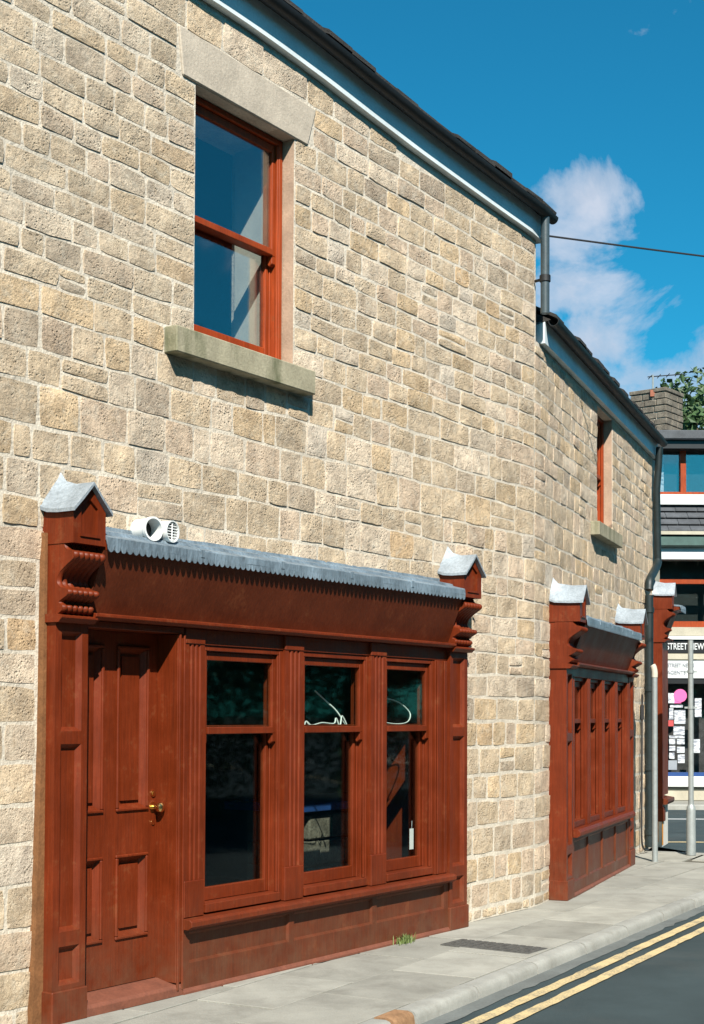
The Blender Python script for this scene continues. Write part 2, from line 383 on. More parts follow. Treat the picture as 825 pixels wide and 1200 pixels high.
PAL = [((.50, .435, .325), 9), ((.46, .405, .31), 8), ((.50, .415, .285), 3.5), ((.49, .385, .25), .8), ((.55, .50, .41), 5), ((.42, .375, .30), 2.5), ((.50, .43, .34), 4), ((.36, .32, .26), .5), ((.48, .455, .395), 1.0)]
def pick_tint(u, z):
    c = R.choices([p[0] for p in PAL], [p[1] for p in PAL])[0]; f = R.uniform(.98, 1.22)
    if z > 3.7 and u < 1.0: c = tuple(.6 * a + .4 * b for a, b in zip(c, (.44, .41, .335)))
    return tuple(min(1, x * f * k_) for x, k_ in zip(c, (1.17, 1.06, 1.0)))
def stone_geo(u0, u1, zlo, zhi, org, mb, tints, nx=5, nz=4, flat=0.0):
    """Rock-faced block: pillowed, jittered front grid with sides running back into the bed."""
    w = u1 - u0; g = R.uniform(.0055, .0100) + (.0055 if (zlo(u0) < 1.5 and u0 > 3.5) else 0) + .002; seed = Vector((R.random() * 50, R.random() * 50, R.random() * 50))
    proud = R.choice((R.uniform(.002, .008), R.uniform(.003, .014))); sl = R.uniform(-.004, .004); tl = R.uniform(-.004, .005)
    j = lambda: R.uniform(-.007, .007)
    cor = [(j(), j()) for _ in range(4)]
    t = pick_tint((u0 + u1) / 2, (zlo(u0) + zhi(u0)) / 2)
    base = len(mb.v)
    def pt(i, k_, q):
        a, b = i / (nx - 1), k_ / (nz - 1)
        cu = sum(cc[0] * wgt for cc, wgt in zip(cor, ((1 - a) * (1 - b), a * (1 - b), a * b, (1 - a) * b)))
        cz = sum(cc[1] * wgt for cc, wgt in zip(cor, ((1 - a) * (1 - b), a * (1 - b), a * b, (1 - a) * b)))
        u = u0 + g + (w - 2 * g) * a; zl, zh = zlo(u) + g, zhi(u) - g
        ed = mnoise.noise(seed + Vector((a * 4 * w / .25, b * 3, 0))) * .005
        if i in (0, nx - 1) and k_ in (0, nz - 1):       # rounded corners
            u += (.005 if i == 0 else -.005); zl += .003 if k_ == 0 else 0; zh -= .003 if k_ else 0
        return u + cu * .6 + (ed if i in (0, nx - 1) else 0), zl + (zh - zl) * b + cz * .5 + (ed if k_ in (0, nz - 1) else 0), q
    for k_ in range(nz):
        for i in range(nx):
            a, b = i / (nx - 1), k_ / (nz - 1)
            edge = i in (0, nx - 1) or k_ in (0, nz - 1)
            q = proud * ((.45 if k_ == 0 else .80) if edge else 1.0) + sl * (a - .5) + tl * (b - .5) + mnoise.noise(seed + Vector((a * 5 * w / .25, b * 3.2, 1.7))) * (.011 if not edge else .003)
            q = max(q, .001); uu, zz, q = pt(i, k_, q); mb.v.append(pz(uu, q, zz, org)); tints.append(t)
    for k_ in range(nz - 1):
        for i in range(nx - 1):
            p = base + k_ * nx + i; mb.f.append((p, p + 1, p + nx + 1, p + nx))
    rim = [(i, 0) for i in range(nx)] + [(nx - 1, k_) for k_ in range(1, nz)] + [(i, nz - 1) for i in range(nx - 2, -1, -1)] + [(0, k_) for k_ in range(nz - 2, 0, -1)]
    bk = len(mb.v)
    for (i, k_) in rim: uu, zz, q = pt(i, k_, -.03); mb.v.append(pz(uu, q, zz, org)); tints.append(t)
    for a in range(len(rim)):
        b = (a + 1) % len(rim); fa = base + rim[a][1] * nx + rim[a][0]; fb_ = base + rim[b][1] * nx + rim[b][0]
        mb.f.append((fa, bk + a, bk + b, fb_))
def stone_mesh(name, mb, tints):
    me = bpy.data.meshes.new(name); me.from_pydata(mb.v, [], mb.f); me.shade_smooth(); me.set_sharp_from_angle(angle=rad(52))
    ca = me.color_attributes.new('tint', 'FLOAT_COLOR', 'POINT')
    ca.data.foreach_set('color', [x for t in tints for x in (*t, 1.0)])
    me.materials.append(M['sandstone']); return me

def layout(u_lo, u_hi, holes, top):
    out = []
    for ci in range(len(courses) - 1):
        zm = (courses[ci] + courses[ci + 1]) / 2
        if zm > top((u_lo + u_hi) / 2) + .3: break
        segs = [(u_lo, u_hi)]
        for (a, b, c, d) in holes:
            if c - .01 < zm < d + .01:
                ns = []
                for (p, q) in segs:
                    if b <= p or a >= q: ns.append((p, q)); continue
                    if p < a: ns.append((p, a))
                    if b < q: ns.append((b, q))
                segs = ns
        for (p, q) in segs:
            if q - p < .04: continue
            h = courses[ci + 1] - courses[ci]
            ws = []; tot = 0
            while tot < q - p:
                x = R.uniform(1.1, 1.95) * h if h > .16 else R.uniform(1.4, 3.0) * h
                if R.random() < .10: x *= .6
                ws.append(x); tot += x
            if len(ws) > 1 and tot - (q - p) > .5 * ws[-1]: ws.pop()
            sc = (q - p) / sum(ws); u = p
            for x in ws:
                out.append((u, u + x * sc, ci)); u += x * sc
    return out

def build_stones(parent, lst, top, limit, org):
    """The blocks that show largest become parts of their own, the others one stuff part."""
    items = []
    for (a, b, ci) in lst:
        lo = lambda u, i=ci: zb(i, u)
        hi = lambda u, i=ci: min(zb(i + 1, u), top(u) - .004)
        if hi(a) - lo(a) < .045 or hi(b) - lo(b) < .045: continue
        if R.random() < .05 and courses[ci + 1] - courses[ci] > .13 and hi(a) - lo(a) > .12:
            f = R.uniform(.42, .58); mid = lambda u, i=ci, f=f: zb(i, u) * (1 - f) + min(zb(i + 1, u), top(u)) * f
            items += [(a, b, lo, mid), (a, b, mid, hi)]
        else: items.append((a, b, lo, hi))
    def size(it):
        u = (it[0] + it[1]) / 2; p = path(u); d = path(it[1]) - path(it[0]); z = it[2](u)
        x0, x1 = (412 + 1700 * path(it[i]).x / max(.5, path(it[i]).y) for i in (0, 1)); yy = 840 - 1700 * (z - EYE) / p.y
        if x1 < 2 or yy < -10: return 0
        return abs(x1 - x0) * 1700 * (it[3](u) - z) / p.y
    items.sort(key=size, reverse=True)
    rest, rt = MB(), []
    for n_, it in enumerate(items):
        if n_ < limit and size(it) > 0:
            mb, t = MB(), []; stone_geo(*it, org, mb, t); add('stone', stone_mesh('stone', mb, t), None, parent)
        else: stone_geo(*it, org, rest, rt)
    if rest.v: add('stones', stone_mesh('stones', rest, rt), None, parent, kind='stuff')

def wall_plate(u_lo, u_hi, holes, top, org, thick=.5):
    """Mortar-faced masonry core with openings, following the path."""
    us = {u_lo, u_hi}; zs = {0.0, 9.0}
    for (a, b, c, d) in holes: us |= {a, b}; zs |= {c, d}
    us |= {u_lo + (u_hi - u_lo) * i / 12 for i in range(13)} | {u for i in range(9) if u_lo < (u := ARC0 + (ARC1 - ARC0) * i / 8) < u_hi}
    us = sorted(us); zs = sorted(zs); mb = MB()
    solid = lambda i, k_: 0 <= i < len(us) - 1 and 0 <= k_ < len(zs) - 1 and not any(a < (us[i] + us[i + 1]) / 2 < b and c < (zs[k_] + zs[k_ + 1]) / 2 < d for a, b, c, d in holes)
    V = lambda i, k_, q: pz(us[i], q, min(zs[k_], top(us[i])), org)
    for i in range(len(us) - 1):
        for k_ in range(len(zs) - 1):
            if not solid(i, k_): continue
            for q in (0, -thick): mb.quad(V(i, k_, q), V(i + 1, k_, q), V(i + 1, k_ + 1, q), V(i, k_ + 1, q))
            if not solid(i - 1, k_): mb.quad(V(i, k_, 0), V(i, k_ + 1, 0), V(i, k_ + 1, -thick), V(i, k_, -thick))
            if not solid(i + 1, k_): mb.quad(V(i + 1, k_, 0), V(i + 1, k_ + 1, 0), V(i + 1, k_ + 1, -thick), V(i + 1, k_, -thick))
            if not solid(i, k_ - 1): mb.quad(V(i, k_, 0), V(i + 1, k_, 0), V(i + 1, k_, -thick), V(i, k_, -thick))
            if not solid(i, k_ + 1): mb.quad(V(i, k_ + 1, 0), V(i + 1, k_ + 1, 0), V(i + 1, k_ + 1, -thick), V(i, k_ + 1, -thick))
    return mb
def sweep(us, prof, org, zf, closed=True):
    """Profile of (q, z above zf(u)) swept along the wall path."""
    mb = MB(); k_ = len(prof)
    for u in us: mb.v += [pz(u, q, zf(u) + z, org) for q, z in prof]
    for i in range(len(us) - 1):
        for j in range(k_ if closed else k_ - 1):
            a = i * k_ + j; b = i * k_ + (j + 1) % k_; mb.f.append((a, b, b + k_, a + k_))
    if closed: mb.f.append(tuple(range(k_))); mb.f.append(tuple(range(len(mb.v) - 1, len(mb.v) - k_ - 1, -1)))
    return mb
def rng(a, b, n): return [a + (b - a) * i / n for i in range(n + 1)]

# ------------------------------------------------------------------ sash window (parts: window > sash, pane)
def sash_window(parent, x0, x1, z0, z1, zm, nf, mat, gmat, fw_=.045, depth=.13, sw=.045, sub=None, inner=None):
    """Box frame standing from nf back; upper sash in front, lower sash behind it."""
    f = MB(); nb = nf - depth
    for a, b in ((x0, x0 + fw_), (x1 - fw_, x1)):
        f.bx(a, b, nb, nf, z0, z1)
    f.bx(x0 + fw_, x1 - fw_, nb, nf - .002, z1 - fw_, z1); f.bx(x0 + fw_, x1 - fw_, nb, nf + .015, z0, z0 + .05)
    # staff and parting beads give the stepped red reveal
    for a, b in ((x0 + fw_, x0 + fw_ + .014), (x1 - fw_ - .014, x1 - fw_)):
        f.bx(a, b, nf - .022, nf - .004, z0 + .05, z1 - fw_); f.bx(a, b, nf - .072, nf - .062, z0 + .05, z1 - fw_)
    fo = add('window', f, mat, parent, bevel=.003)
    e = .002
    a, b = x0 + fw_ + e, x1 - fw_ - e
    for (c, d, n0, n1, upper) in ((zm - .025, z1 - fw_ - e, nf - .060, nf - .024, 1), (z0 + .052, zm + .025, nf - .112, nf - .074, 0)):
        s = MB(); s.bx(a, a + sw, n0, n1, c, d); s.bx(b - sw, b, n0, n1, c, d)
        tb, bb = (.05, .04) if upper else (.04, .075)
        s.bx(a + sw, b - sw, n0, n1 - .001, d - tb, d); s.bx(a + sw, b - sw, n0, n1 + (.010 if upper else -.001), c, c + bb)
        if upper:
            for h0, h1 in ((a, a + sw), (b - sw, b)): s.prism_x([(n0, c), (n1, c), (n1, c - .05), (n0 + .012, c - .065), (n0, c - .05)], h0, h1)
        add('sash', s, mat, fo, bevel=.003)
        g = MB(); nm = (n0 + n1) / 2; g.bx(a + sw - .004, b - sw + .004, nm - .003, nm + .003, c + bb - .004, d - tb + .004)
        add('pane', g, gmat, fo)
    return fo

# ------------------------------------------------------------------ shopfront joinery
def reeded_bracket(x0, x1, prof, reeds=6):
    """Console with a scrolled outline, its face worked into reeds."""
    mb = MB(); pts = []
    for i in range(len(prof) - 1):                      # Catmull-Rom through the outline
        p0, p1, p2, p3 = prof[max(i - 1, 0)], prof[i], prof[i + 1], prof[min(i + 2, len(prof) - 1)]
        for j in range(5):
            t = j / 5
            pts.append(tuple(.5 * (2 * b + (c - a) * t + (2 * a - 5 * b + 4 * c - d) * t * t + (3 * b - a - 3 * c + d) * t ** 3) for a, b, c, d in zip(p0, p1, p2, p3)))
    pts.append(prof[-1]); per = 4; cols = reeds * per + 1; w = x1 - x0
    for (n, z) in pts:
        for c in range(cols):
            ph = (c % per) / per; bulge = math.sin(math.pi * ph)
            mb.v.append((x0 + w * c / (cols - 1), -(n + .015 * bulge - .008), z))
    for r in range(len(pts) - 1):
        for c in range(cols - 1):
            a = r * cols + c; mb.f.append((a, a + 1, a + cols + 1, a + cols))
    nb = -.10
    for c in (0, cols - 1):
        i0 = len(mb.v); x = x0 if c == 0 else x1
        for r in range(len(pts)): mb.v += [(x, -nb, pts[r][1]), (x, -(pts[r][0] - .006), pts[r][1])]
        for r in range(len(pts) - 1): mb.f.append((i0 + 2 * r + 1, i0 + 2 * r + 3, i0 + 2 * r + 2, i0 + 2 * r))
    return mb
def pilaster(root, x0, x1, nw, dz, panels, mat, zlow=0.0):
    """Shaft with sunk panels > plinth, bracket, cap block, lead gable."""
    zc = 2.03 + dz
    sh = MB(); sh.relief(x0, x1, zlow, zc - .025, 0.0, nw - .01, panels, depth=.026, inset=.022)
    p = add('pilaster', sh, mat, root, bevel=0)
    pl = MB(); pl.bx(x0 - .010, x1 + .010, nw, .012, zlow, zlow + .165); add('plinth', pl, mat, p, bevel=.005)
    ne = MB(); ne.prism_x([(nw, zc - .03), (.03, zc - .03), (.055, zc - .008), (.055, zc), (.015, zc + .012), (nw, zc + .012)], x0 - .014, x1 + .014); add('necking', ne, mat, p)
    prof = [(.012, 2.042), (.040, 2.058), (.046, 2.080), (.020, 2.100), (.048, 2.118), (.084, 2.140), (.078, 2.162), (.030, 2.176), (.006, 2.205), (.022, 2.245), (.072, 2.285), (.122, 2.318), (.120, 2.348), (.070, 2.364), (.050, 2.40)]
    prof = [(n, z + dz) for n, z in prof]
    br = reeded_bracket(x0 + .004, x1 - .004, prof); add('bracket', br, mat, p, smooth=60)
    body = MB(); body.bx(x0 + .008, x1 - .008, nw, -.008, zc + .012, 2.40 + dz); add('bracket_backing', body, mat, p)
    # cap block with its little gabled niche
    xm = (x0 + x1) / 2; zb_, zt = 2.392 + dz, 2.562 + dz; ap = 2.705 + dz
    nf = .115
    gable = [(x0, zb_), (x1, zb_), (x1, zt), (xm, ap - .02), (x0, zt)]
    cb = MB(); cb.prism_n(gable, nw, nf - .014)
    fr_in = [(x0 + .055, zb_ + .05), (x1 - .055, zb_ + .05), (x1 - .055, zt + .012), (xm, ap - .085), (x0 + .055, zt + .012)]
    k_ = 5
    for i in range(k_):
        o0, o1, i0, i1 = gable[i], gable[(i + 1) % k_], fr_in[i], fr_in[(i + 1) % k_]
        cb.quad((o0[0], -nf, o0[1]), (o1[0], -nf, o1[1]), (i1[0], -nf, i1[1]), (i0[0], -nf, i0[1]))
        cb.quad((i0[0], -nf, i0[1]), (i1[0], -nf, i1[1]), (i1[0], -(nf - .014), i1[1]), (i0[0], -(nf - .014), i0[1]))
        cb.quad((o0[0], -nf, o0[1]), (o1[0], -nf, o1[1]), (o1[0], -(nf - .014), o1[1]), (o0[0], -(nf - .014), o0[1]))
    add('cap_block', cb, mat, p)
    sl = MB(); sl.bx(x0 + .045, x1 - .045, nf - .012, nf + .008, zb_ + .036, zb_ + .050); add('niche_sill', sl, mat, p)
    # lead roof: two slopes with a drip, flared upstand against the stone
    ld = MB(); t = .013; ov = .022; L = [(x0 - ov, zt + .002), (xm, ap + .012), (x1 + ov, zt + .002)]
    ns = [nw + .002, nw + .05, .02, .145]; lift = [.075, .02, .0, .0]
    rows = []
    for n, l in zip(ns, lift):
        rows.append([(L[0][0], L[0][1] + l * .3), ((L[0][0] + xm) / 2, (L[0][1] + ap) / 2 + l * .55 - .003), (xm, ap + l), ((L[2][0] + xm) / 2, (L[2][1] + ap) / 2 + l * .55 - .003), (L[2][0], L[2][1] + l * .3)])
    for tt in (0, -t):
        for r, n in zip(rows, ns): ld.v += [(x, -n, z + tt * 1.4) for x, z in r]
    for b0 in (0, 20):
        for r in range(3):
            for c in range(4): a = b0 + r * 5 + c; ld.f.append((a, a + 1, a + 6, a + 5))
    for r in range(3):
        for c in (0, 4): a = r * 5 + c; ld.f.append((a, a + 5, a + 25, a + 20))
    for c in range(4):
        for r in (0, 3): a = r * 5 + c; ld.f.append((a, a + 1, a + 21, a + 20))
    add('lead_cap', ld, 'lead_lit', p, smooth=35)
    return p
def fluted(x0, x1, z0, z1, n, nb, flutes=3):
    w = x1 - x0; m = w * .16; fwd = (w - 2 * m) / flutes; poly = [(x0, nb), (x0, n), (x0 + m, n)]
    for i in range(flutes):
        a = x0 + m + fwd * i
        poly += [(a + fwd * .18, n), (a + fwd * .32, n - .008), (a + fwd * .68, n - .008), (a + fwd * .82, n)]
    poly += [(x1 - m, n), (x1, n), (x1, nb)]
    return MB().prism_z(poly, z0, z1)
def cornice(root, x0, x1, nw, dz, drip=.128):
    """Lead weathering over the fascia with its scalloped drip edge."""
    ld = MB(); k_ = 28; P = [(nw, 2.530), (nw + .012, 2.530), (nw + .018, 2.512), (.02, 2.486), (.030, 2.470), (drip - .01, 2.447), (drip, 2.440), (drip, 2.402), (drip - .008, 2.402), (drip - .012, 2.428), (nw, 2.46)]
    for i in range(k_ + 1):
        x = x0 + (x1 - x0) * i / k_
        for j, (n, z) in enumerate(P):
            wob = .005 * mnoise.noise(Vector((x * 4.0, j * .8, 3.3))) if 0 < j < 9 else 0
            ld.v.append((x, -(n + wob), z + dz + wob))
    m = len(P)
    for i in range(k_):
        for j in range(m): a = i * m + j; b = i * m + (j + 1) % m; ld.f.append((a, b, b + m, a + m))
    ld.f += [tuple(range(m)), tuple(range(len(ld.v) - 1, len(ld.v) - m - 1, -1))]
    lo = add('lead_cornice', ld, 'lead', root, smooth=30)
    for i in range(1, 5):                                # welted laps between lead bays
        x = x0 + (x1 - x0) * i / 5
        w = MB(); w.prism_x([(nw + .02, 2.518 + dz), (.02, 2.493 + dz), (.032, 2.476 + dz), (drip + .004, 2.446 + dz), (drip + .004, 2.405 + dz), (drip - .004, 2.405 + dz), (.03, 2.468 + dz), (nw + .02, 2.510 + dz)], x, x + .03); add('lead_lap', w, 'lead', lo)
    sc = MB(); n_s = max(4, int(round((x1 - x0) / .047))); w = (x1 - x0) / n_s
    for i in range(n_s):
        a = x0 + i * w; poly = [(a, 2.404 + dz), (a + w, 2.404 + dz)] + [(a + w / 2 + w * .46 * math.cos(t), 2.392 + dz - .026 * math.sin(t)) for t in rng(0, math.pi, 6)]
        sc.prism_n(poly, drip - .005, drip + .0005)
    add('scalloped_edge', sc, 'lead', lo)
    bd = MB(); bd.prism_x([(nw, 2.455 + dz), (drip - .022, 2.425 + dz), (drip - .022, 2.395 + dz), (.105, 2.3785 + dz), (nw, 2.3785 + dz)], x0 + .004, x1 - .004); add('soffit_board', bd, 'red_woodstain', root)
    return lo

def fascia(root, x0, x1, nw, dz, mat):
    b = MB(); b.prism_x([(nw, 2.066 + dz), (-.018, 2.066 + dz), (.104, 2.377 + dz), (nw, 2.375 + dz)], x0, x1)
    add('fascia_board', b, mat, root)  # mat is a darker brown that paints in the canted board's shade
    r = MB(); r.prism_x([(nw, 2.025 + dz), (.035, 2.025 + dz), (.055, 2.04 + dz), (.055, 2.055 + dz), (-.015, 2.0655 + dz), (nw, 2.0655 + dz)], x0, x1); add('fascia_bead', r, 'red_woodstain', root, bevel=.002)

def stall_riser(root, x0, x1, z1, nw, panels, mat, zt):
    b = MB(); b.relief(x0, x1, 0.0, z1, -.008, nw, panels, depth=.014, inset=.014)
    s = add('stall_riser', b, mat, root)
    pl = MB(); pl.prism_x([(nw, 0), (.01, 0), (.01, .012), (-.003, .03), (nw, .03)], x0, x1); add('skirting', pl, 'threshold_tile', s)
    si = MB(); si.prism_x([(nw, z1), (.035, z1), (.062, z1 + .018), (.062, z1 + .045), (.045, zt), (nw, zt + .004)], x0, x1); add('sill', si, 'red_woodstain', root, bevel=.002)

# ================================================================== the two stone buildings
HOLE_SHOP1 = (-.19, 3.82, 0.0, 2.36)
S1, S2U = (lambda s: s), u_of_s2
WIN = (.935, 1.890, 3.712, 5.160)
LINT = (.775, 2.085, 5.160, 5.440)
SILL = (.685, 2.005, 3.545, 3.712)
WIN2 = (S2U(2.14), S2U(2.93), 3.40, 4.57)
SILL2 = (S2U(1.83), S2U(3.02), 3.255, 3.40)

UL = -2.6
loc1 = path(1.5, -.25); o1 = Vector((loc1.x, loc1.y, 0))
tall = thing('stone_building', 'taller sandstone building with big upper sash window and long black eaves gutter', 'building', o1)
pl = wall_plate(UL, U_SPLIT, [WIN, HOLE_SHOP1], eave1, o1); add('wall', pl, 'mortar', tall)
holes_vis = [WIN, (-.25, 3.90, 0, 2.36), LINT, SILL]
build_stones(tall, layout(UL, S_B - .015, holes_vis, eave1), lambda u: eave1(u) - .030, 300, o1)
def block(u0, u1, q0, q1, z0, z1, org, mb=None, n=6):
    mb = mb or MB()
    for a, b in zip(rng(u0, u1, n), rng(u0, u1, n)[1:]):
        pass
    us = rng(u0, u1, n); base = len(mb.v)
    for u in us: mb.v += [pz(u, q1, z0, org), pz(u, q1, z1, org), pz(u, q0, z1, org), pz(u, q0, z0, org)]
    for i in range(n):
        for j in range(4): a = base + i * 4 + j; b = base + i * 4 + (j + 1) % 4; mb.f.append((a, b, b + 4, a + 4))
    mb.f += [tuple(base + j for j in range(4)), tuple(base + n * 4 + j for j in range(3, -1, -1))]
    return mb
lt = MB()
pts = [(.815, 5.166), (2.015, 5.158), (2.105, 5.415), (.775, 5.440)]
lt.v = [pz(u, q, z, o1) for q in (-.2, .014) for u, z in pts]
lt.f = [(0, 1, 2, 3), (7, 6, 5, 4), (0, 4, 5, 1), (1, 5, 6, 2), (2, 6, 7, 3), (3, 7, 4, 0)]
add('lintel', lt, 'dressed_stone', tall, bevel=.006)
sl = block(.685, 2.005, -.22, .092, 3.552, 3.700, o1, n=8); add('window_sill', sl, 'sill_stone', tall, bevel=.006)
for (a, b) in ((.9352, .9372), (1.8872, 1.8898)):
    add('jamb', block(a, b, -.199, -.004, 3.714, 5.157, o1, n=1), 'jamb_stone', tall)
# frame for window parts: x along wall 1, y inward
def frame_of(parent, A, D, W, org):
    return Matrix.Translation(Vector((A.x - org.x, A.y - org.y, 0))) @ Matrix.Rotation(math.atan2(D.y, D.x), 4, 'Z')
w_ = sash_window(tall, .945, 1.880, 3.712, 5.155, 4.44, -.185, 'red_window_paint', 'upper_glass', fw_=.034, depth=.13, sw=.04)
w_.matrix_local = frame_of(None, A1, D1, W1, o1)
for x0, x1 in ((1.862, 1.8885), (.9365, .960)):
    add('reveal_lining', block(x0, x1, -.455, -.216, 3.712, 5.158, o1, n=1), 'plaster', tall)
for x0, x1 in ((3.796, 3.8185), (-.1885, -.17)):
    add('door_lining' if x0 < 0 else 'window_lining', block(x0, x1, -.62, -.125, .01, 2.35, o1, n=1), 'red_woodstain', tall)
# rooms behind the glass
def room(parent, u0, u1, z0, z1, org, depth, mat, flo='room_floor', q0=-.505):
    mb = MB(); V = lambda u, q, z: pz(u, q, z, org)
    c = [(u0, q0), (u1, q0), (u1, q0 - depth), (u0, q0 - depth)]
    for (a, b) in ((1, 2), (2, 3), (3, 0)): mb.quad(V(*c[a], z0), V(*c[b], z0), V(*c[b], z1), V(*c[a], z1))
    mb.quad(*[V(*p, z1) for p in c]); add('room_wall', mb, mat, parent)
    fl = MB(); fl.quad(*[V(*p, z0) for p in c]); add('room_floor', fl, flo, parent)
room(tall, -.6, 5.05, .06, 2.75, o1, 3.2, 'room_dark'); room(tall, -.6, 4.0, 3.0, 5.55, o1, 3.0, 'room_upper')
# eaves: fascia, gutter, slates, roof
def eaves(parent, u0, u1, org, zf, fh, run, rise, depth, slate_w=.27):
    us = rng(u0, u1, 30)
    add('eaves_fascia', sweep(us, [(-.05, 0), (.050, 0), (.050, fh), (-.05, fh)], org, zf), 'soffit_paint', parent)
    g = []
    for a in rng(math.pi, 2 * math.pi, 8): g.append((.122 + .046 * math.cos(a), fh + .004 + .052 * math.sin(a)))
    for a in rng(2 * math.pi, math.pi, 8): g.append((.122 + .041 * math.cos(a), fh + .004 + .047 * math.sin(a)))
    add('gutter', sweep(us, g, org, zf), 'gutter_black', parent, smooth=40)
    sl_ = rise / run
    add('roof', sweep(us, [(.10, fh + .01), (-depth, fh + .01 + sl_ * (depth + .1)), (-depth, fh - .03 + sl_ * (depth + .1) - .1), (-.05, fh - .03)], org, zf), 'old_slate', parent)
    n_ = int((u1 - u0) / slate_w)
    for row in range(1):
        for i in range(n_):
            a = u0 + (u1 - u0) * i / n_ + .003; b = u0 + (u1 - u0) * (i + 1) / n_ - .004; q = .145 + R.uniform(-.014, .018); z = fh + .022 + R.uniform(-.004, .010); t = R.uniform(.022, .036)
            mb = MB(); mb.hexa([pz(a, q, zf(a) + z, org), pz(b, q + R.uniform(-.008, .008), zf(b) + z + R.uniform(-.004, .004), org), pz(b, -.12, zf(b) + z + sl_ * .27, org), pz(a, -.12, zf(a) + z + sl_ * .27, org),
                                pz(a, q, zf(a) + z + t, org), pz(b, q, zf(b) + z + t, org), pz(b, -.12, zf(b) + z + t + sl_ * .27, org), pz(a, -.12, zf(a) + z + t + sl_ * .27, org)])
            add('slate', mb, 'old_slate', parent)
eaves(tall, UL, S_B + .10, o1, eave1, .190, 1.0, .5, 4.0)
# gable return above the lower roof, and the back
gm = MB(); e_ = S_B - .005; a = path(e_, -.02); inw = -N1
ga = [(0, 4.2), (0, eave1(e_)), (3.9, eave1(e_) + 2.05), (3.9, 4.2)]
for sgn in (0, .3):
    gm.quad(*[(a.x + inw.x * t - D1.x * sgn - o1.x, a.y + inw.y * t - D1.y * sgn - o1.y, z) for t, z in ga])
add('gable_wall', gm, 'mortar', tall)
bw = MB(); bp = path(UL, -4.0); bq = path(S_B, -4.0)
bw.quad(*[(p.x - o1.x, p.y - o1.y, z) for p, z in ((bp, 0), (bq, 0), (bq, 7.6), (bp, 7.6))])
ep = path(UL, 0); bw.quad(*[(p.x - o1.x, p.y - o1.y, z) for p, z in ((bp, 0), (ep, 0), (ep, 5.7), (bp, 7.6))]); add('back_wall', bw, 'mortar', tall)

loc2 = path(U_SPLIT + 2.5, -.25); o2 = Vector((loc2.x, loc2.y, 0))
low = thing('stone_building', 'lower sandstone building beyond the bend with narrow upper window under its eaves', 'building', o2)
HOLE_SHOP2 = (S2U(.25), S2U(3.2), 0.0, 2.28)
add('wall', wall_plate(U_SPLIT + .002, U_END, [WIN2, HOLE_SHOP2], eave2, o2), 'mortar', low)
build_stones(low, layout(S_B - .012, U_END, [WIN2, (S2U(.15), S2U(3.30), 0, 2.28), SILL2], eave2), lambda u: eave2(u) - .025, 300, o2)
add('window_sill', block(*SILL2[:2], -.2, .09, 3.262, 3.395, o2, n=4), 'sill_stone', low, bevel=.006)
for (a, b) in ((WIN2[0] + .0002, WIN2[0] + .002), (WIN2[1] - .0025, WIN2[1] - .0003)): add('jamb', block(a, b, -.199, -.004, 3.402, 4.568, o2, n=1), 'jamb_stone', low)
w_ = sash_window(low, 2.15, 2.92, 3.40, 4.57, 3.97, -.15 - .085, 'red_window_paint', 'window_glass', fw_=.034, depth=.13, sw=.04)
w_.matrix_local = frame_of(None, A2, D2, W2, o2)
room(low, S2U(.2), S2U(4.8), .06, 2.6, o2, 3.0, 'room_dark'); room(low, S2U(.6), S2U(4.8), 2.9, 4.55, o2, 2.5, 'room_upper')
eaves(low, S_B + .11, U_END + .10, o2, eave2, .180, 1.0, .5, 3.0)
# end walls of the lower building: splayed corner piece, then along the side street
D3 = Vector((.34, .940)).normalized(); N3 = Vector((D3.y, -D3.x)); D4 = Vector((-1, .10)).normalized()
Ep = path(U_END); E3 = Ep + D3 * .62; E4 = E3 + D4 * 4.6; E5 = path(S_B + .3, -3.6)
ew = MB()
for p, q, zt in ((Ep, E3, (4.6, 4.6)), (E3, E4, (4.6, 6.2)), (E4, E5, (6.2, 6.2))):
    ew.quad((p.x - o2.x, p.y - o2.y, 0), (q.x - o2.x, q.y - o2.y, 0), (q.x - o2.x, q.y - o2.y, zt[1]), (p.x - o2.x, p.y - o2.y, zt[0]))
ew.quad(*[(p.x - o2.x, p.y - o2.y, z) for p, z in ((Ep, 4.7), (E3, 4.7), (E4, 6.25), (E5, 6.25))])
add('end_wall', ew, 'cream_stone', low)

# ================================================================== shopfront one: door and three sashes
def front_root(label, A, D, loc_s=0): return thing('shopfront', label, 'shopfront', (A.x, A.y, 0), D)
sf = front_root('large red timber shopfront with panelled door and three sash windows, nearest the viewer', A1, D1)
RW = 'red_woodstain'
def pil_panels(x0, x1, dz=0): return [(x0 + .042, x1 - .042, 1.456 + dz, 1.958 + dz), (x0 + .042, x1 - .042, .455, 1.392 + dz), (x0 + .042, x1 - .042, .190, .382)]
pilaster(sf, -.215, .012, W1, 0, pil_panels(-.215, .012), RW)
pilaster(sf, 3.665, 3.915, W1, 0, pil_panels(3.665, 3.915), RW)
fascia(sf, .014, 3.663, W1, 0, 'brown_stain_and_shade'); cornice(sf, .016, 3.66, W1, 0)
fb_ = MB(); fb_.prism_n([(-.285, 0), (-.2155, 0), (-.2155, 2.45), (-.232, 2.45), (-.240, 1.4)], W1, -.062); add('edge_strip', fb_, 'mastic', sf)
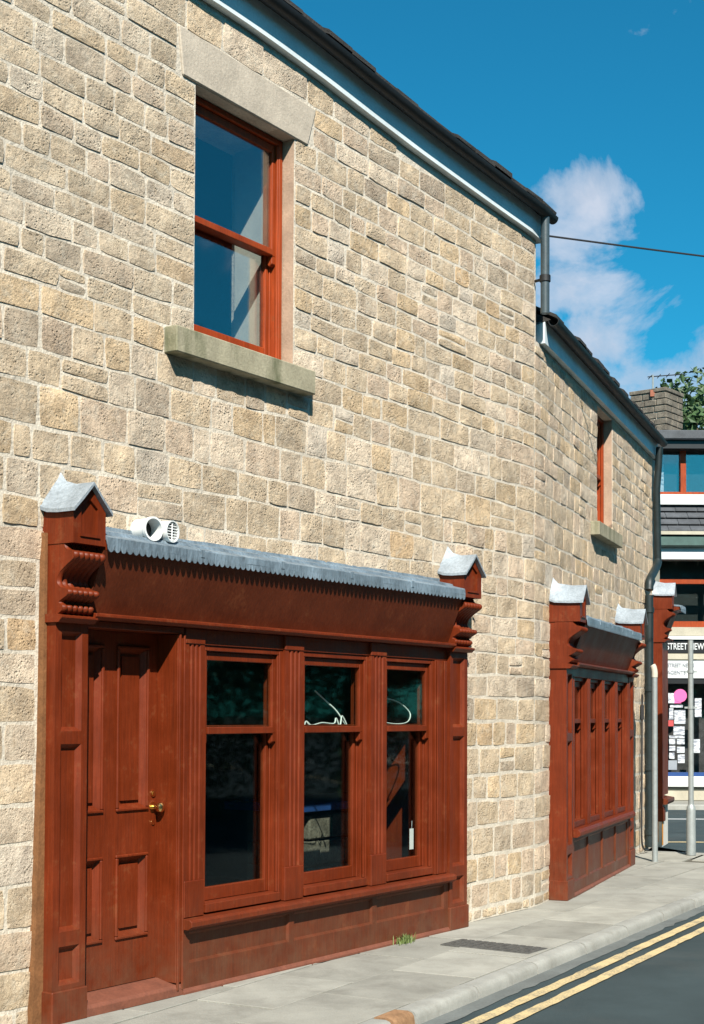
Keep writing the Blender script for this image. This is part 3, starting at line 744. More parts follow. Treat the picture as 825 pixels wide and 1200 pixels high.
# door
dr = MB(); x0, x1 = -.048, .708
dr.relief(x0, x1, .092, 1.985, -.150, -.196, [(.036, .268, 1.03, 1.90), (.394, .622, 1.03, 1.90), (.036, .268, .345, .775), (.394, .622, .345, .775)], depth=.030, inset=.028)
door = add('door', dr, RW, sf)
for (a, b, c, d) in ((.036, .268, 1.03, 1.90), (.394, .622, 1.03, 1.90), (.036, .268, .345, .775), (.394, .622, .345, .775)):
    mo = MB()                                            # raised bolection moulding round each panel
    for (e, f, g, h) in ((a - .014, b + .014, d - .006, d + .012), (a - .014, b + .014, c - .012, c + .006), (a - .014, a + .006, c + .006, d - .006), (b - .006, b + .014, c + .006, d - .006)): mo.bx(e, f, -.152, -.137, g, h)
    add('panel_moulding', mo, RW, door, bevel=.005)
    pn = MB(); pn.relief(a + .045, b - .045, c + .045, d - .045, -.166, -.179, [], 0, 0); add('door_panel', pn, RW, door, bevel=.006)
kb = MB(); kx, kz = .676, 1.030
kb.tube([(kx, .150 - .0, kz), (kx, .146, kz)], .030, 16); kb.tube([(kx, .148, kz), (kx, .112, kz)], [.013, .011], 12)
kb.tube([(kx, .116, kz), (kx, .108, kz), (kx, .096, kz), (kx, .082, kz), (kx, .074, kz), (kx, .071, kz)], [.011, .021, .028, .026, .016, .003], 16)
add('door_knob', kb, 'brass', door, smooth=40)
ky = MB(); ky.tube([(kx, .150, kz - .085), (kx, .144, kz - .085)], .014, 12); ky.tube([(kx, .150, kz + .075), (kx, .143, kz + .075)], .019, 12); ky.tube([(kx, .144, kz + .075), (kx, .140, kz + .075)], .011, 10); add('lock_plate', ky, 'brass', door)
hg = MB(); hg.bx(x0 + .005, x0 + .062, -.151, -.141, 1.58, 1.68); add('hinge', hg, RW, door)
df = MB(); df.bx(.712, .765, W1 - .09, -.004, .07, 1.985); df.bx(.700, .712, W1 - .09, -.152 - .004, .07, 1.985); df.bx(-.10, -.052, W1 - .09, -.03, .05, 1.985); df.bx(-.10, .765, W1 - .09, -.0045, 1.987, 2.024); df.bx(.712, .728, -.003, .010, .03, 1.985); df.bx(.752, .765, -.003, .008, .03, 1.985)
add('door_frame', df, RW, sf, bevel=.003)
th = MB(); th.prism_x([(-.21, 0), (.004, 0), (.004, .045), (-.012, .06), (-.135, .088), (-.21, .088)], .012, .766); add('threshold', th, 'threshold_tile', sf, bevel=.003)
# fluted jamb and mullions with plain blocks below
ZS, ZH = .412, 1.935
for (a, b) in ((.782, .948), (1.705, 1.895), (2.652, 2.838)):
    mu = add('mullion', fluted(a, b, .62, ZH - .0, -.012, -.12), RW, sf)
    bl = MB(); bl.bx(a - .001, b + .001, -.12, -.004, ZS + .004, .619); add('mullion_base', bl, RW, mu, bevel=.004)
    hb = MB(); hb.bx(a - .001, b + .001, -.12, -.006, ZH + .001, 2.024); add('mullion_head', hb, RW, mu, bevel=.004)
jb = MB(); jb.bx(3.492, 3.655, -.12, -.018, ZS + .004, ZH - .002); jb.bx(3.502, 3.53, -.016, -.006, ZS + .006, ZH - .004); jb.bx(3.60, 3.64, -.017, -.008, ZS + .006, ZH - .004)
add('jamb_post', jb, RW, sf, bevel=.003)
jb = MB(); jb.bx(.767, .7815, -.12, -.02, 0, 2.024); add('jamb_post', jb, RW, sf, bevel=.003)
hd = MB()
for (a, b) in ((.950, 1.703), (1.897, 2.650), (2.840, 3.655)): hd.bx(a, b, -.12, -.022, ZH, 2.024)
add('head_rail', hd, RW, sf, bevel=.003)
stall_riser(sf, .767, 3.66, .355, -.12, [(.83, 1.755, .165, .335), (1.805, 2.675, .165, .335), (2.725, 3.60, .165, .335)], 'brown_stain_and_shade', ZS)
for (a, b) in ((.949, 1.704), (1.896, 2.651), (2.839, 3.491)):
    sash_window(sf, a, b, ZS + .012, ZH - .001, 1.455, -.030, RW, 'window_glass', fw_=.030, depth=.125, sw=.040)

# things behind the glass of the big shopfront
def into(p): return Vector((A1.x, A1.y, 0)) + Vector((D1.x * p[0] + N1.x * p[1], D1.y * p[0] + N1.y * p[1], p[2]))
tagp = MB(); hgt = .13
tagp.bx(3.325, 3.372, -.128, -.124, .60, .745); tg = thing('price_tag', 'small blank white tag stuck low inside the rightmost window of the large shopfront', 'tag', (A1.x, A1.y, 0), D1)
add('card', tagp, 'white_paint', tg); tgs = MB(); tgs.tube([(3.350, .126, .745), (3.352, .125, .80)], .0015, 6); add('string', tgs, 'paper', tg)
def cable_thing(label, pts, r=.006):
    t = thing('white_cable', label, 'cable', (A1.x, A1.y, 0), D1, 'white cables behind the glass')
    q = []; n = len(pts)
    for i in range(n - 1):
        p0, p1, p2, p3 = (Vector(pts[max(0, min(n - 1, j))]) for j in (i - 1, i, i + 1, i + 2))
        for j in range(6):
            u = j / 6; q.append(.5 * (2 * p1 + (p2 - p0) * u + (2 * p0 - 5 * p1 + 4 * p2 - p3) * u * u + (3 * p1 - p0 - 3 * p2 + p3) * u ** 3))
    q.append(Vector(pts[-1])); mb = MB(); mb.tube([(p.x, -p.y, p.z) for p in q], r, 6); add('strand', mb, 'white_plastic', t, smooth=60); return t
cable_thing('tangle of white cable in the middle window of the large shopfront', [(2.12, -.17, 1.47), (2.17, -.19, 1.50), (2.20, -.17, 1.475), (2.33, -.18, 1.49), (2.45, -.17, 1.485), (2.49, -.18, 1.52), (2.52, -.17, 1.47), (2.56, -.18, 1.535), (2.60, -.17, 1.47), (2.55, -.22, 1.57), (2.48, -.25, 1.63), (2.36, -.26, 1.70)], .0055)
cable_thing('oval loop of white cable in the rightmost upper pane of the large shopfront', [(2.93, -.18, 1.60), (2.98, -.18, 1.53), (3.08, -.17, 1.49), (3.26, -.17, 1.48), (3.42, -.20, 1.50), (3.47, -.22, 1.56), (3.38, -.25, 1.63), (3.2, -.26, 1.66), (3.02, -.24, 1.645), (2.93, -.2, 1.59), (3.0, -.18, 1.51), (3.2, -.18, 1.47), (3.34, -.18, 1.465)], .005)
ct = thing('counter', 'stone fronted counter with blue edge inside, behind the middle and right shop windows', 'counter', (A1.x, A1.y, 0), D1)
for i in range(5):
    for j in range(4):
        b_ = MB(); x = 2.98 + i * .29 + (.14 if j % 2 else 0); b_.bx(x, x + .28, -1.0 + R.uniform(-.01, .01) - .3, -.85 + R.uniform(-.01, .01), .07 + j * .19, .07 + j * .19 + .178); add('counter_stone', b_, 'chimney_stone', ct, bevel=.012)
b_ = MB(); b_.bx(2.95, 4.5, -1.5, -.80, .845, .905); add('counter_top', b_, 'blue_paint', ct, bevel=.006)
b_ = MB(); b_.bx(3.0, 4.44, -1.32, -1.06, .06, .84); add('counter_core', b_, 'room_dark', ct)
# pipe vents above the cornice
for (sx, lab, grille) in ((.468, 'white vent pipe with open dark mouth on the lead cornice', False), (.603, 'white vent pipe closed by round louvred grille on the lead cornice', True)):
    v = thing('vent_pipe', lab, 'vent', (A1.x, A1.y, 0), D1, 'pair of vent pipes over the door')
    c_ = Vector((sx, 0, 2.538)); dirn = Vector((-.12 if not grille else .10, -1.0, .0 if not grille else -.02)).normalized()
    p = MB(); r_ = .060; st = c_ - dirn * .10; en = c_ + dirn * (.035 if not grille else .045); k_ = 24
    a = dirn.orthogonal().normalized(); a = Vector((1, 0, 0)) - dirn * dirn.x; a.normalize(); b = dirn.cross(a)
    ring = lambda pos, r, dz_=0: [tuple(pos + (a * math.cos(2 * math.pi * i / k_) + b * math.sin(2 * math.pi * i / k_)) * r) for i in range(k_)]
    segs = [ring(st, r_), ring(en, r_), ring(en, r_ - .006), ring(st, r_ - .006)]
    if not grille: segs = [ring(st, r_), ring(en - dirn * .02, r_), ring(en - dirn * .02, r_ + .006), ring(en, r_ + .006), ring(en, r_ - .004), ring(st, r_ - .006)]
    for s_ in segs: p.v += s_
    for s_ in range(len(segs) - 1):
        for i in range(k_): p.f.append((s_ * k_ + i, s_ * k_ + (i + 1) % k_, (s_ + 1) * k_ + (i + 1) % k_, (s_ + 1) * k_ + i))
    add('pipe', p, 'white_plastic', v, smooth=40)
    bk = MB(); bk.raw(ring(c_ - dirn * (.05 if not grille else -.015), r_ - .006), [tuple(range(k_))]); add('dark_bore', bk, 'black_paint', v)
    if grille:
        for i in range(-3, 4):
            h = math.sqrt(max(.0, (r_ - .004) ** 2 - (i * .015) ** 2)); m_ = en - dirn * .010 + b * (i * .015)
            mb = MB(); mb.tube([tuple(m_ - a * h), tuple(m_ + a * h)], .0034, 5); add('louvre', mb, 'white_plastic', v)
        mb = MB(); mb.tube([tuple(en - dirn * .008 - b * (r_ - .005)), tuple(en - dirn * .008 + b * (r_ - .005))], .004, 5); add('grille_bar', mb, 'white_plastic', v)

# ================================================================== shopfront two: four sashes beyond the bend
s2 = front_root('smaller red timber shopfront with four narrow sashes beyond the bend in the wall', A2, D2)
DZ = -.062
pilaster(s2, .125, .375, W2, DZ, pil_panels(.125, .375, DZ), RW); pilaster(s2, 3.06, 3.31, W2, DZ, pil_panels(3.06, 3.31, DZ), RW)
fascia(s2, .377, 3.058, W2, DZ, 'brown_stain_and_shade'); cornice(s2, .380, 3.058, W2, DZ, drip=.128)
zs2, zh2 = .575, 1.875
ml = [(.377, .46), (1.005, 1.125), (1.66, 1.78), (2.315, 2.435), (2.975, 3.058)]
for (a, b) in ml:
    mu = add('mullion', fluted(a, b, zs2 + .003, zh2, -.004, -.16, 2), RW, s2)
for (p_, q_) in zip(ml, ml[1:]):
    sash_window(s2, p_[1] + .001, q_[0] - .001, zs2 + .004, zh2 - .001, 1.50, -.035, RW, 'window_glass', fw_=.030, depth=.125, sw=.035)
hd = MB(); hd.bx(.377, 3.058, -.16, -.008, zh2 + .001, 1.962); add('head_rail', hd, RW, s2, bevel=.003)
stall_riser(s2, .377, 3.058, .505, -.16, [(.46, 1.04, .12, .47), (1.09, 1.70, .12, .47), (1.75, 2.35, .12, .47), (2.40, 2.99, .12, .47)], 'brown_stain_and_shade', zs2)

# ================================================================== shopfront three: sliver round the corner
A3 = Ep + D3 * .0 + N3 * .115
s3 = front_root('sliver of red shopfront on the far corner behind the drainpipes', A3, D3)
pilaster(s3, 0.0, .16, -.13, .41, [], RW, .30)
fascia(s3, .162, .56, -.13, .41, 'brown_stain_and_shade'); cornice(s3, .166, .60, -.13, .41, drip=.20)
mb = MB(); mb.bx(.164, .56, -.13, -.01, .60, 2.43); add('corner_post', mb, RW, s3, bevel=.004)
mb = MB(); mb.prism_x([(-.15, .50), (.05, .50), (.065, .53), (.06, .56), (-.15, .595)], -.01, .58); add('sill', mb, 'brown_stain_and_shade', s3)
mb = MB(); mb.bx(0.004, .54, -.15, -.012, 0, .495); add('stall_riser', mb, 'white_render', s3)
mb = MB(); mb.bx(.0035, .0038 + .0004, -.11, -.05, .06, .40); mb.bx(.02, .12, -.0118, -.009, .02, .40); add('orange_patch', mb, 'orange_paint', s3)

# ================================================================== pipes, poles and wires on the buildings
def P2p(s, n, z): p = A2 + D2 * s + N2 * n; return (p.x, p.y, z)
def P1p(s, n, z): p = A1 + D1 * s + N1 * n; return (p.x, p.y, z)
def smooth_path(pts, n=5):
    out = []; m = len(pts)
    for i in range(m - 1):
        p0, p1, p2, p3 = (Vector(pts[max(0, min(m - 1, j))]) for j in (i - 1, i, i + 1, i + 2))
        for j in range(n):
            u = j / n; out.append(.5 * (2 * p1 + (p2 - p0) * u + (2 * p0 - 5 * p1 + 4 * p2 - p3) * u * u + (3 * p1 - p0 - 3 * p2 + p3) * u ** 3))
    out.append(Vector(pts[-1])); return out
t = thing('downpipe', 'short grey rainwater pipe from the tall eaves down to the lower roof', 'drainpipe', P1p(5.17, 0, 0))
b0 = Vector(P1p(5.17, 0, 0)); rel = lambda q: tuple(Vector(q) - b0)
mb = MB(); mb.tube([rel(P1p(5.17, .0, z)) for z in (5.60, 5.3, 5.0, 4.80)], .036, 14); add('pipe', mb, 'pipe_grey', t, smooth=60)
mb = MB(); mb.tube([rel(P1p(5.17, .0, z)) for z in (5.06, 5.085, 5.11)], .045, 14); mb.tube([rel(P1p(5.17, .0, 5.085)), rel(P1p(5.19, W1 + .0, 5.085))], .012, 8); add('clamp', mb, 'gutter_black', t, smooth=40)
t = thing('downpipe', 'long dark green drainpipe with swan neck running down the corner to the pavement', 'drainpipe', P2p(5.2, -.1, 0)); b0 = Vector(P2p(5.2, -.1, 0))
mb = MB(); up_ = [P2p(5.30, -.045, 4.70), P2p(5.31, -.06, 4.45), P2p(5.34, -.085, 4.2), P2p(5.40, -.085, 3.6), P2p(5.43, -.085, 3.36)]
mb.tube([rel(q) for q in up_], .042, 12); add('upper_pipe', mb, 'pipe_green', t, smooth=60)
mb = MB(); mb.tube([rel(q) for q in smooth_path([P2p(5.42, -.085, 3.37), P2p(5.34, -.085, 3.30), P2p(5.10, -.09, 3.19), P2p(4.88, -.09, 3.10), P2p(4.83, -.09, 2.98)])], .048, 12); add('swan_neck', mb, 'pipe_green', t, smooth=60)
mb = MB(); mb.tube([rel(P2p(4.83, -.09, z)) for z in (2.92, 2.0, 1.0, .05)], .046, 12); add('lower_pipe', mb, 'pipe_green', t, smooth=60)
for z in (2.75, 1.85, .95, .22):
    mb = MB(); mb.tube([rel(P2p(4.83, -.09, z - .03)), rel(P2p(4.83, -.09, z + .03))], .057, 12); mb.bx(0, 0, 0, 0, 0, 0) if 0 else None; add('collar', mb, 'pipe_green', t, smooth=40)
t = thing('conduit_pole', 'thin galvanised pole standing in front of the dark drainpipe at the corner', 'pole', (3.205, 15.36, 0))
mb = MB(); mb.tube([(0, 0, 0), (0, 0, 1.0), (0, 0, 2.02)], .030, 12); add('tube', mb, 'galvanised', t, smooth=60)
mb = MB(); mb.tube(smooth_path([(0, 0, 1.95), (0, .0, 2.00), (-.008, .005, 2.05), (-.02, .012, 2.075)]), .034, 10); add('bent_cap', mb, 'cable_pale', t, smooth=60)
t = thing('wall_cable', 'slack black cable hanging down the stonework left of the dark drainpipe', 'cable', P2p(4.5, W2, 0)); b0 = Vector(P2p(4.5, W2, 0))
mb = MB(); mb.tube([rel(q) for q in smooth_path([P2p(4.50, -.115, 1.78), P2p(4.52, -.12, 1.62), P2p(4.49, -.118, 1.2), P2p(4.46, -.116, .7), P2p(4.44, -.115, .3), P2p(4.45, -.11, .12), P2p(4.56, -.10, .045), P2p(4.75, -.09, .03)])], .011, 7); add('strand', mb, 'cable_black', t, smooth=60)
mb = MB(); mb.tube([rel(P2p(4.50, -.115, 1.50)), rel(P2p(4.51, -.118, 1.66))], .020, 8); add('joint', mb, 'cable_black', t)
# overhead wire to a pole over the road
wa, wb = Vector(P1p(5.30, -.06, 5.485)), Vector((15.5, 18.5, 6.55))
pts = [wa.lerp(wb, i / 16) - Vector((0, 0, .14 * 4 * (i / 16) * (1 - i / 16))) for i in range(17)]
t = thing('overhead_wire', 'single black wire crossing the sky from the tall eaves', 'wire', wa)
mb = MB(); mb.tube([tuple(p - wa) for p in pts], .008, 6); add('strand', mb, 'cable_black', t)
mb = MB(); mb.tube([(0, 0, 0), (-.05, .03, .0)], .02, 8); add('insulator', mb, 'white_plastic', t)
t = thing('telegraph_pole', 'plain timber pole across the road carrying the overhead wire', 'pole', (15.5, 18.5, -.1))
mb = MB(); mb.tube([(0, 0, 0), (0, 0, 4), (0, 0, 7.1)], [.14, .12, .10], 14); add('shaft', mb, 'timber_pole', t, smooth=60)
# street pole on the corner
t = thing('street_post', 'pale galvanised street post with thicker foot on the pavement corner', 'post', (3.772, 16.15, 0))
mb = MB(); mb.tube([(0, 0, .52), (0, 0, 1.4), (0, 0, 2.385)], .030, 14); add('upper_tube', mb, 'galvanised', t, smooth=60)
mb = MB(); mb.tube([(0, 0, 0), (0, 0, .5), (0, 0, .53), (0, 0, .56)], [.052, .050, .046, .031], 14); add('lower_tube', mb, 'galvanised', t, smooth=50)
for z in (1.62, 2.02): mb = MB(); mb.tube([(0, 0, z), (0, 0, z + .03)], .038, 12); mb.bx(-.07, .07, -.006, .006, z + .005, z + .025); add('clamp_ring', mb, 'galvanised', t)

# ================================================================== ground: road, pavement, kerb
def tagk(o): o['kind'] = 'structure'; return o
mb = MB(); mb.quad((-600, -600, -.09), (600, -600, -.09), (600, 900, -.09), (-600, 900, -.09)); tagk(add('ground', mb, 'far_ground'))
mb = MB(); mb.quad((-60, -60, -.075), (80, -60, -.075), (80, 90, -.075), (-60, 90, -.075)); road = tagk(add('road', mb, 'asphalt'))
# kerb line: offset of the building front, bending with it, then round the corner
KSL = .095                                              # the kerb closes on the first wall by this much per metre
kd = (D1 - N1 * KSL).normalized(); k0 = A1 + D1 * -7 + N1 * (1.06 + KSL * (2.24 + 7))
KN = (15.2 - k0.y) / kd.y
KP = [k0 + kd * l_ for l_ in rng(0, KN, 50)]
kn_ = Vector((kd.y, -kd.x)); cr = .75; cc = KP[-1] - kn_ * cr; a_end = math.radians(95)
KP += [cc + rot2(kn_, a) * cr for a in rng(0, a_end, 9)[1:]]
tl_ = rot2(kd, a_end); KP += [KP[-1] + tl_ * s for s in rng(0, 9, 12)[1:]]
KL = [0.0]
for a, b in zip(KP, KP[1:]): KL.append(KL[-1] + (b - a).length)
def kpt(l, off=0.0):
    l = max(0, min(KL[-1] - 1e-4, l)); i = max(j for j in range(len(KL)) if KL[j] <= l)
    i = min(i, len(KP) - 2); f_ = (l - KL[i]) / (KL[i + 1] - KL[i]); p = KP[i].lerp(KP[i + 1], f_)
    def nrm(j): j = max(0, min(len(KP) - 2, j)); d = (KP[j + 1] - KP[j]).normalized(); return Vector((d.y, -d.x))
    n0 = (nrm(i - 1) + nrm(i)).normalized(); n1 = (nrm(i) + nrm(i + 1)).normalized(); n = n0.lerp(n1, f_).normalized()
    return p + n * off
mb = MB()
poly = [(p.x, p.y, -.012) for p in (kpt(KL[-1] * i / 140, .02) for i in range(141))]
back = [A1 + N1 * -.25 + D1 * s for s in (-7, -3, 0, 3)] + [Vector(path(S_B - .1, -.2)), Vector(path(U_END - .15, -.2)), E3 - Vector((.25, .1)), E4 + Vector((0, -.3))]
mb.v = poly + [(p.x, p.y, -.012) for p in reversed(back)]; mb.f = [tuple(range(len(mb.v)))]
pav = tagk(add('pavement', mb, 'joint_dirt'))
# kerbstones with a rounded arris, each its own piece
kw, kh = .118, .078
l = .45; first = True; kn = 0
Lk = [0.0]
seq = []
x_ = 0.0
while x_ < KL[-1] - .3:
    step = R.uniform(.84, .94); seq.append((x_, min(x_ + step, KL[-1]))); x_ += step
# the short brown stone: find the kerb stretch next to s = 1.05 on the first wall
lb = 7 + .90
seq = [(a, b) for a, b in seq if b <= lb - .06 or a >= lb + .32]
pre = [b for a, b in seq if b <= lb - .06][-1]; post = [a for a, b in seq if a >= lb + .32][0]
seq += [(pre, lb), (lb, lb + .25), (lb + .25, post)]
for (a, b) in sorted(seq):
    mb = MB(); m_ = max(3, int((b - a) / .12)); tilt = R.uniform(-.004, .004); push = R.uniform(-.005, .005); hh = R.uniform(-.003, .003)
    prof = [(0.0, 0.0), (kw - .04, .002), (kw - .016, -.006), (kw - .004, -.022), (kw, -.045), (kw + .006, -kh - .02), (0.0, -kh - .02)]
    for l_ in rng(a + .012, b - .012, m_):
        for (o_, z_) in prof: p = kpt(l_, o_ + push + .001); mb.v.append((p.x, p.y, z_ + hh))
    k_ = len(prof)
    for i in range(m_):
        for j in range(k_): q = i * k_ + j; r_ = i * k_ + (j + 1) % k_; mb.f.append((q, r_, r_ + k_, q + k_))
    mb.f += [tuple(range(k_)), tuple(range(len(mb.v) - 1, len(mb.v) - k_ - 1, -1))]
    br_ = abs(a - lb) < 1e-6
    add('kerbstone', mb, 'kerb_brown' if br_ else 'kerb_stone', pav, smooth=35, label='short rust brown kerbstone' if br_ else None)
# paving flags in two or more rows between the wall and the kerb
def flag(c):
    mb = MB(); h = R.uniform(-.003, .003); cen = sum((Vector(p) for p in c), Vector((0, 0))) / 4
    sh = [Vector(p) + (cen - Vector(p)).normalized() * .011 for p in c]; t_ = [R.uniform(-.0025, .0025) for _ in c]
    inn = [p + (cen - p).normalized() * .004 for p in sh]
    mb.v = [(p.x, p.y, -.05) for p in sh] + [(p.x, p.y, h + t - .002) for p, t in zip(sh, t_)] + [(p.x, p.y, h + t) for p, t in zip(inn, t_)]
    mb.f = [(0, 1, 5, 4), (1, 2, 6, 5), (2, 3, 7, 6), (3, 0, 4, 7), (4, 5, 9, 8), (5, 6, 10, 9), (6, 7, 11, 10), (7, 4, 8, 11), (8, 9, 10, 11)]
    add('paving_slab', mb, 'paving', pav)
for row, (o0, o1_) in enumerate(((-.002, -.56), (-.56, -1.06), (-1.06, -1.50))):
    x_ = .3 + row * .33 + 3
    while x_ < KN - .5:
        step = R.uniform(.80, .92)
        step = min(step, KN - x_)
        c = [kpt(x_, o0), kpt(x_ + step, o0), kpt(x_ + step, o1_), kpt(x_, o1_)]
        flag(c); x_ += step
# wider end of the pavement round the corner
for i in range(7):
    for j in range(2):
        a_, b_ = KL[-1] - 9 + i * .9 + .1, KL[-1] - 9 + (i + 1) * .9 + .1
        flag([kpt(a_, -.002 - .5 * j), kpt(b_, -.002 - .5 * j), kpt(b_, -.5 - .45 * j), kpt(a_, -.5 - .45 * j)])
# corner patch of concrete
mb = MB(); cpo = [kpt(l_, -.004) for l_ in rng(KN + .01, KL[-1] - 8.95, 14)] + [kpt(KL[-1] - 8.95, -.74)]
mb.v = [(p.x, p.y, .0) for p in cpo] + [(p.x, p.y, -.03) for p in cpo]; k_ = len(cpo); mb.f = [tuple(range(k_))] + [(i, (i + 1) % k_, k_ + (i + 1) % k_, k_ + i) for i in range(k_)]
add('concrete_patch', mb, 'paving', pav)
# yellow lines and the dusty channel
def ribbon(name, l0, l1, o0, o1_, z, mat, n=80, jag=0):
    mb = MB()
    for l_ in rng(l0, l1, n):
        for o_ in (o0, o1_): p = kpt(l_, o_ + (mnoise.noise(Vector((l_ * 7, o_ * 9, 1))) * jag)); mb.v.append((p.x, p.y, z))
    for i in range(n): mb.f.append((2 * i, 2 * i + 1, 2 * i + 3, 2 * i + 2))
    return tagk(add(name, mb, mat))
ribbon('gutter_channel', 1, KL[-1] - 1, .10, .235, -.071, 'dust_grey', jag=.035, n=200)
ribbon('road_line', 1, KL[-1] - 1, .315, .393, -.067, 'yellow_line_paint', n=260, jag=.012); ribbon('road_line', 1, KL[-1] - 1, .472, .547, -.067, 'yellow_line_paint', n=260, jag=.012)
# patch of grass against the stall riser, cast cover in the flags
gt = MB()
for i in range(150):
    a = R.gauss(3.02, .042); b = abs(R.gauss(.0, .03)) + .012; p = Vector(P1p(a, b, 0.002)); h = R.uniform(.025, .065); an = R.uniform(0, 6.28); ln = R.uniform(.2, .8) * h
    d = Vector((math.cos(an), math.sin(an), 0)); e = d.cross(Vector((0, 0, 1))) * .003; tip = p + d * ln + Vector((0, 0, h)); mid = p + d * ln * .4 + Vector((0, 0, h * .65))
    gt.quad(p - e, p + e, mid + e * .8, mid - e * .8); gt.quad(mid - e * .8, mid + e * .8, tip)
tag(add('grass_tuft', gt, 'grass_blade'), 'small tuft of grass growing at the foot of the large shopfront', 'grass', kind='stuff')
cv = thing('drain_cover', 'dark rectangular cast iron cover set in the pavement flags', 'drain cover', P1p(3.22, .6, .003), Vector((-.22, .975)))
def cvl(s, n): return Vector(P1p(s, n, 0)).to_2d() - Vector(P1p(3.22, .6, 0)).to_2d()
cv.rotation_euler = (0, 0, math.atan2(N1.y, N1.x))
mb = MB(); mb.bx(-.33, .33, -.14, .14, -.02, .004); add('frame', mb, 'iron_cover', cv, bevel=.002)
for i in range(11):
    for j in range(5): mb = MB(); mb.bx(-.308 + i * .056, -.308 + i * .056 + .036, -.125 + j * .052, -.125 + j * .052 + .034, .004, .0085); add('tread_stud', mb, 'iron_cover', cv)
# side street lines and far kerb
mb = MB(); mb.quad((-20, 18.55, -.071), (40, 18.55, -.071), (40, 18.68, -.071), (-20, 18.68, -.071)); tagk(add('road_line', mb, 'yellow_line_paint'))
mb = MB(); mb.quad((-20, 22.65, -.071), (40, 22.65, -.071), (40, 22.8, -.071), (-20, 22.8, -.071)); tagk(add('road_line', mb, 'white_paint'))
mb = MB(); mb.bx(-20, 40, -27.0, -25.12, -.1, .01); fpv = tagk(add('far_pavement', mb, 'paving'))
for i in range(22): mb = MB(); mb.bx(-2 + i * .915, -2 + i * .915 + .905, -25.118, -24.98, -.1, .012); add('kerbstone', mb, 'kerb_stone', fpv, bevel=.012)

# ================================================================== newsagent across the side street
NY = 26.2
na = thing('newsagent_shop', 'newsagent across the side street with black sign and big red framed upper windows', 'building', (6.5, NY, 0))
XL, XR = -3.2, 3.6
def nb(name, x0, x1, n0, n1, z0, z1, mat, parent=na, bev=0, label=None): mb = MB(); mb.bx(x0, x1, n0, n1, z0, z1); return add(name, mb, mat, parent, bevel=bev, label=label)
nb('stall_riser', XL, XR, -.3, 0, .0, .24, 'cream_stone'); nb('window_sill', XL, XR, -.2, .10, .26, .45, 'white_paint', bev=.01)
for i in range(12): nb('stone', XL + i * .567 + .004, XL + (i + 1) * .567 - .004, .0, .014, .015, .235, 'cream_stone', bev=.006)
nb('blue_rail', XL, XR, -.1, .03, .455, .52, 'blue_paint')
nb('shop_pane', XL, XR, -.08, -.06, .52, 2.10, 'window_glass'); nb('display', XL, XR, -.8, -.7, .30, 2.2, 'shop_stock')
nb('mullion', -.05, .02, -.12, .02, .52, 2.12, 'white_paint'); nb('mullion', XL, XL + .1, -.12, .02, .52, 2.12, 'white_paint')
nb('mullion', XR - .1, XR, -.12, .02, .52, 2.12, 'white_paint'); nb('mullion', 1.9, 1.97, -.12, .02, .52, 2.12, 'white_paint')
nb('window_head', XL, XR, -.2, .0, 2.12, 2.20, 'black_paint')
nb('sign_backing', XL, XR, -.2, .02, 2.22, 2.545, 'white_paint'); nb('sign_strip', XL, XR, -.2, .05, 2.56, 2.66, 'cream_stone')
nb('sign_board', XL, XR, -.2, .06, 2.67, 2.905, 'black_paint'); nb('sign_moulding', XL, XR, -.2, .10, 2.915, 2.975, 'white_paint')
nb('stone_band', XL, XR, -.2, .04, 2.985, 3.14, 'cream_stone')
def text(name, body, x, z, n, size, mat, parent=na, sx=1.0):
    cu = bpy.data.curves.new(name, 'FONT'); cu.body = body; cu.size = size; cu.extrude = .004; cu.offset = size * .012; cu.space_character = 1.0
    o = bpy.data.objects.new(name, cu); C.objects.link(o); o.parent = parent; o.location = (x, -n, z); o.rotation_euler = (rad(90), 0, 0); o.scale = (sx, 1, 1); cu.materials.append(M[mat])
    bpy.context.view_layer.update()
    me = bpy.data.meshes.new_from_object(o.evaluated_get(bpy.context.evaluated_depsgraph_get())); mw = o.matrix_local.copy()
    bpy.data.objects.remove(o); o = bpy.data.objects.new(name, me); C.objects.link(o); o.parent = parent; o.matrix_local = mw; o['kind'] = 'stuff'
    return o
def nx(px, y=NY): return (px - 412.5) / 1700 * y - 6.5 + .0
text('sign_lettering', 'STREET NEWS', nx(780.2), 2.735, .065, .165, 'white_paint', sx=.70)
text('small_lettering', 'STREET NEWS', nx(782), 2.42, .025, .095, 'grey_print', sx=.80); text('small_lettering', 'AGENTS', nx(781.5), 2.29, .025, .095, 'grey_print', sx=.95)
for (x0, x1, y0, y1, m_) in ((784, 791, 814, 826, 'paper'), (791, 799, 813, 826, 'pink_print'), (786, 801, 828, 831, 'paper'), (785, 790, 832, 845, 'paper'), (791, 804, 834, 850, 'paper'), (784, 790, 846, 853, 'red_print'), (790, 803, 853, 863, 'paper'), (785, 803, 864, 867, 'paper'), (785, 792, 868, 874, 'paper'), (794, 803, 868, 874, 'paper'), (785, 792, 876, 882, 'paper'), (794, 803, 877, 884, 'paper'), (785, 791, 884, 891, 'paper'), (795, 803, 886, 896, 'paper'), (784, 794, 893, 904, 'grey_print'), (813, 821, 868, 884, 'paper'), (815, 823, 820, 842, 'paper')):
    z1, z0 = (EYE + (840 - y) * .01541 for y in (y0, y1)); nb('poster', nx(x0), nx(x1), -.055, -.050, z0, z1, m_)
mb = MB(); zc_ = EYE + (840 - 817) * .01541; mb.tube([(nx(798), .048, zc_), (nx(798), .045, zc_)], .12, 18); add('round_poster', mb, 'pink_print', na)
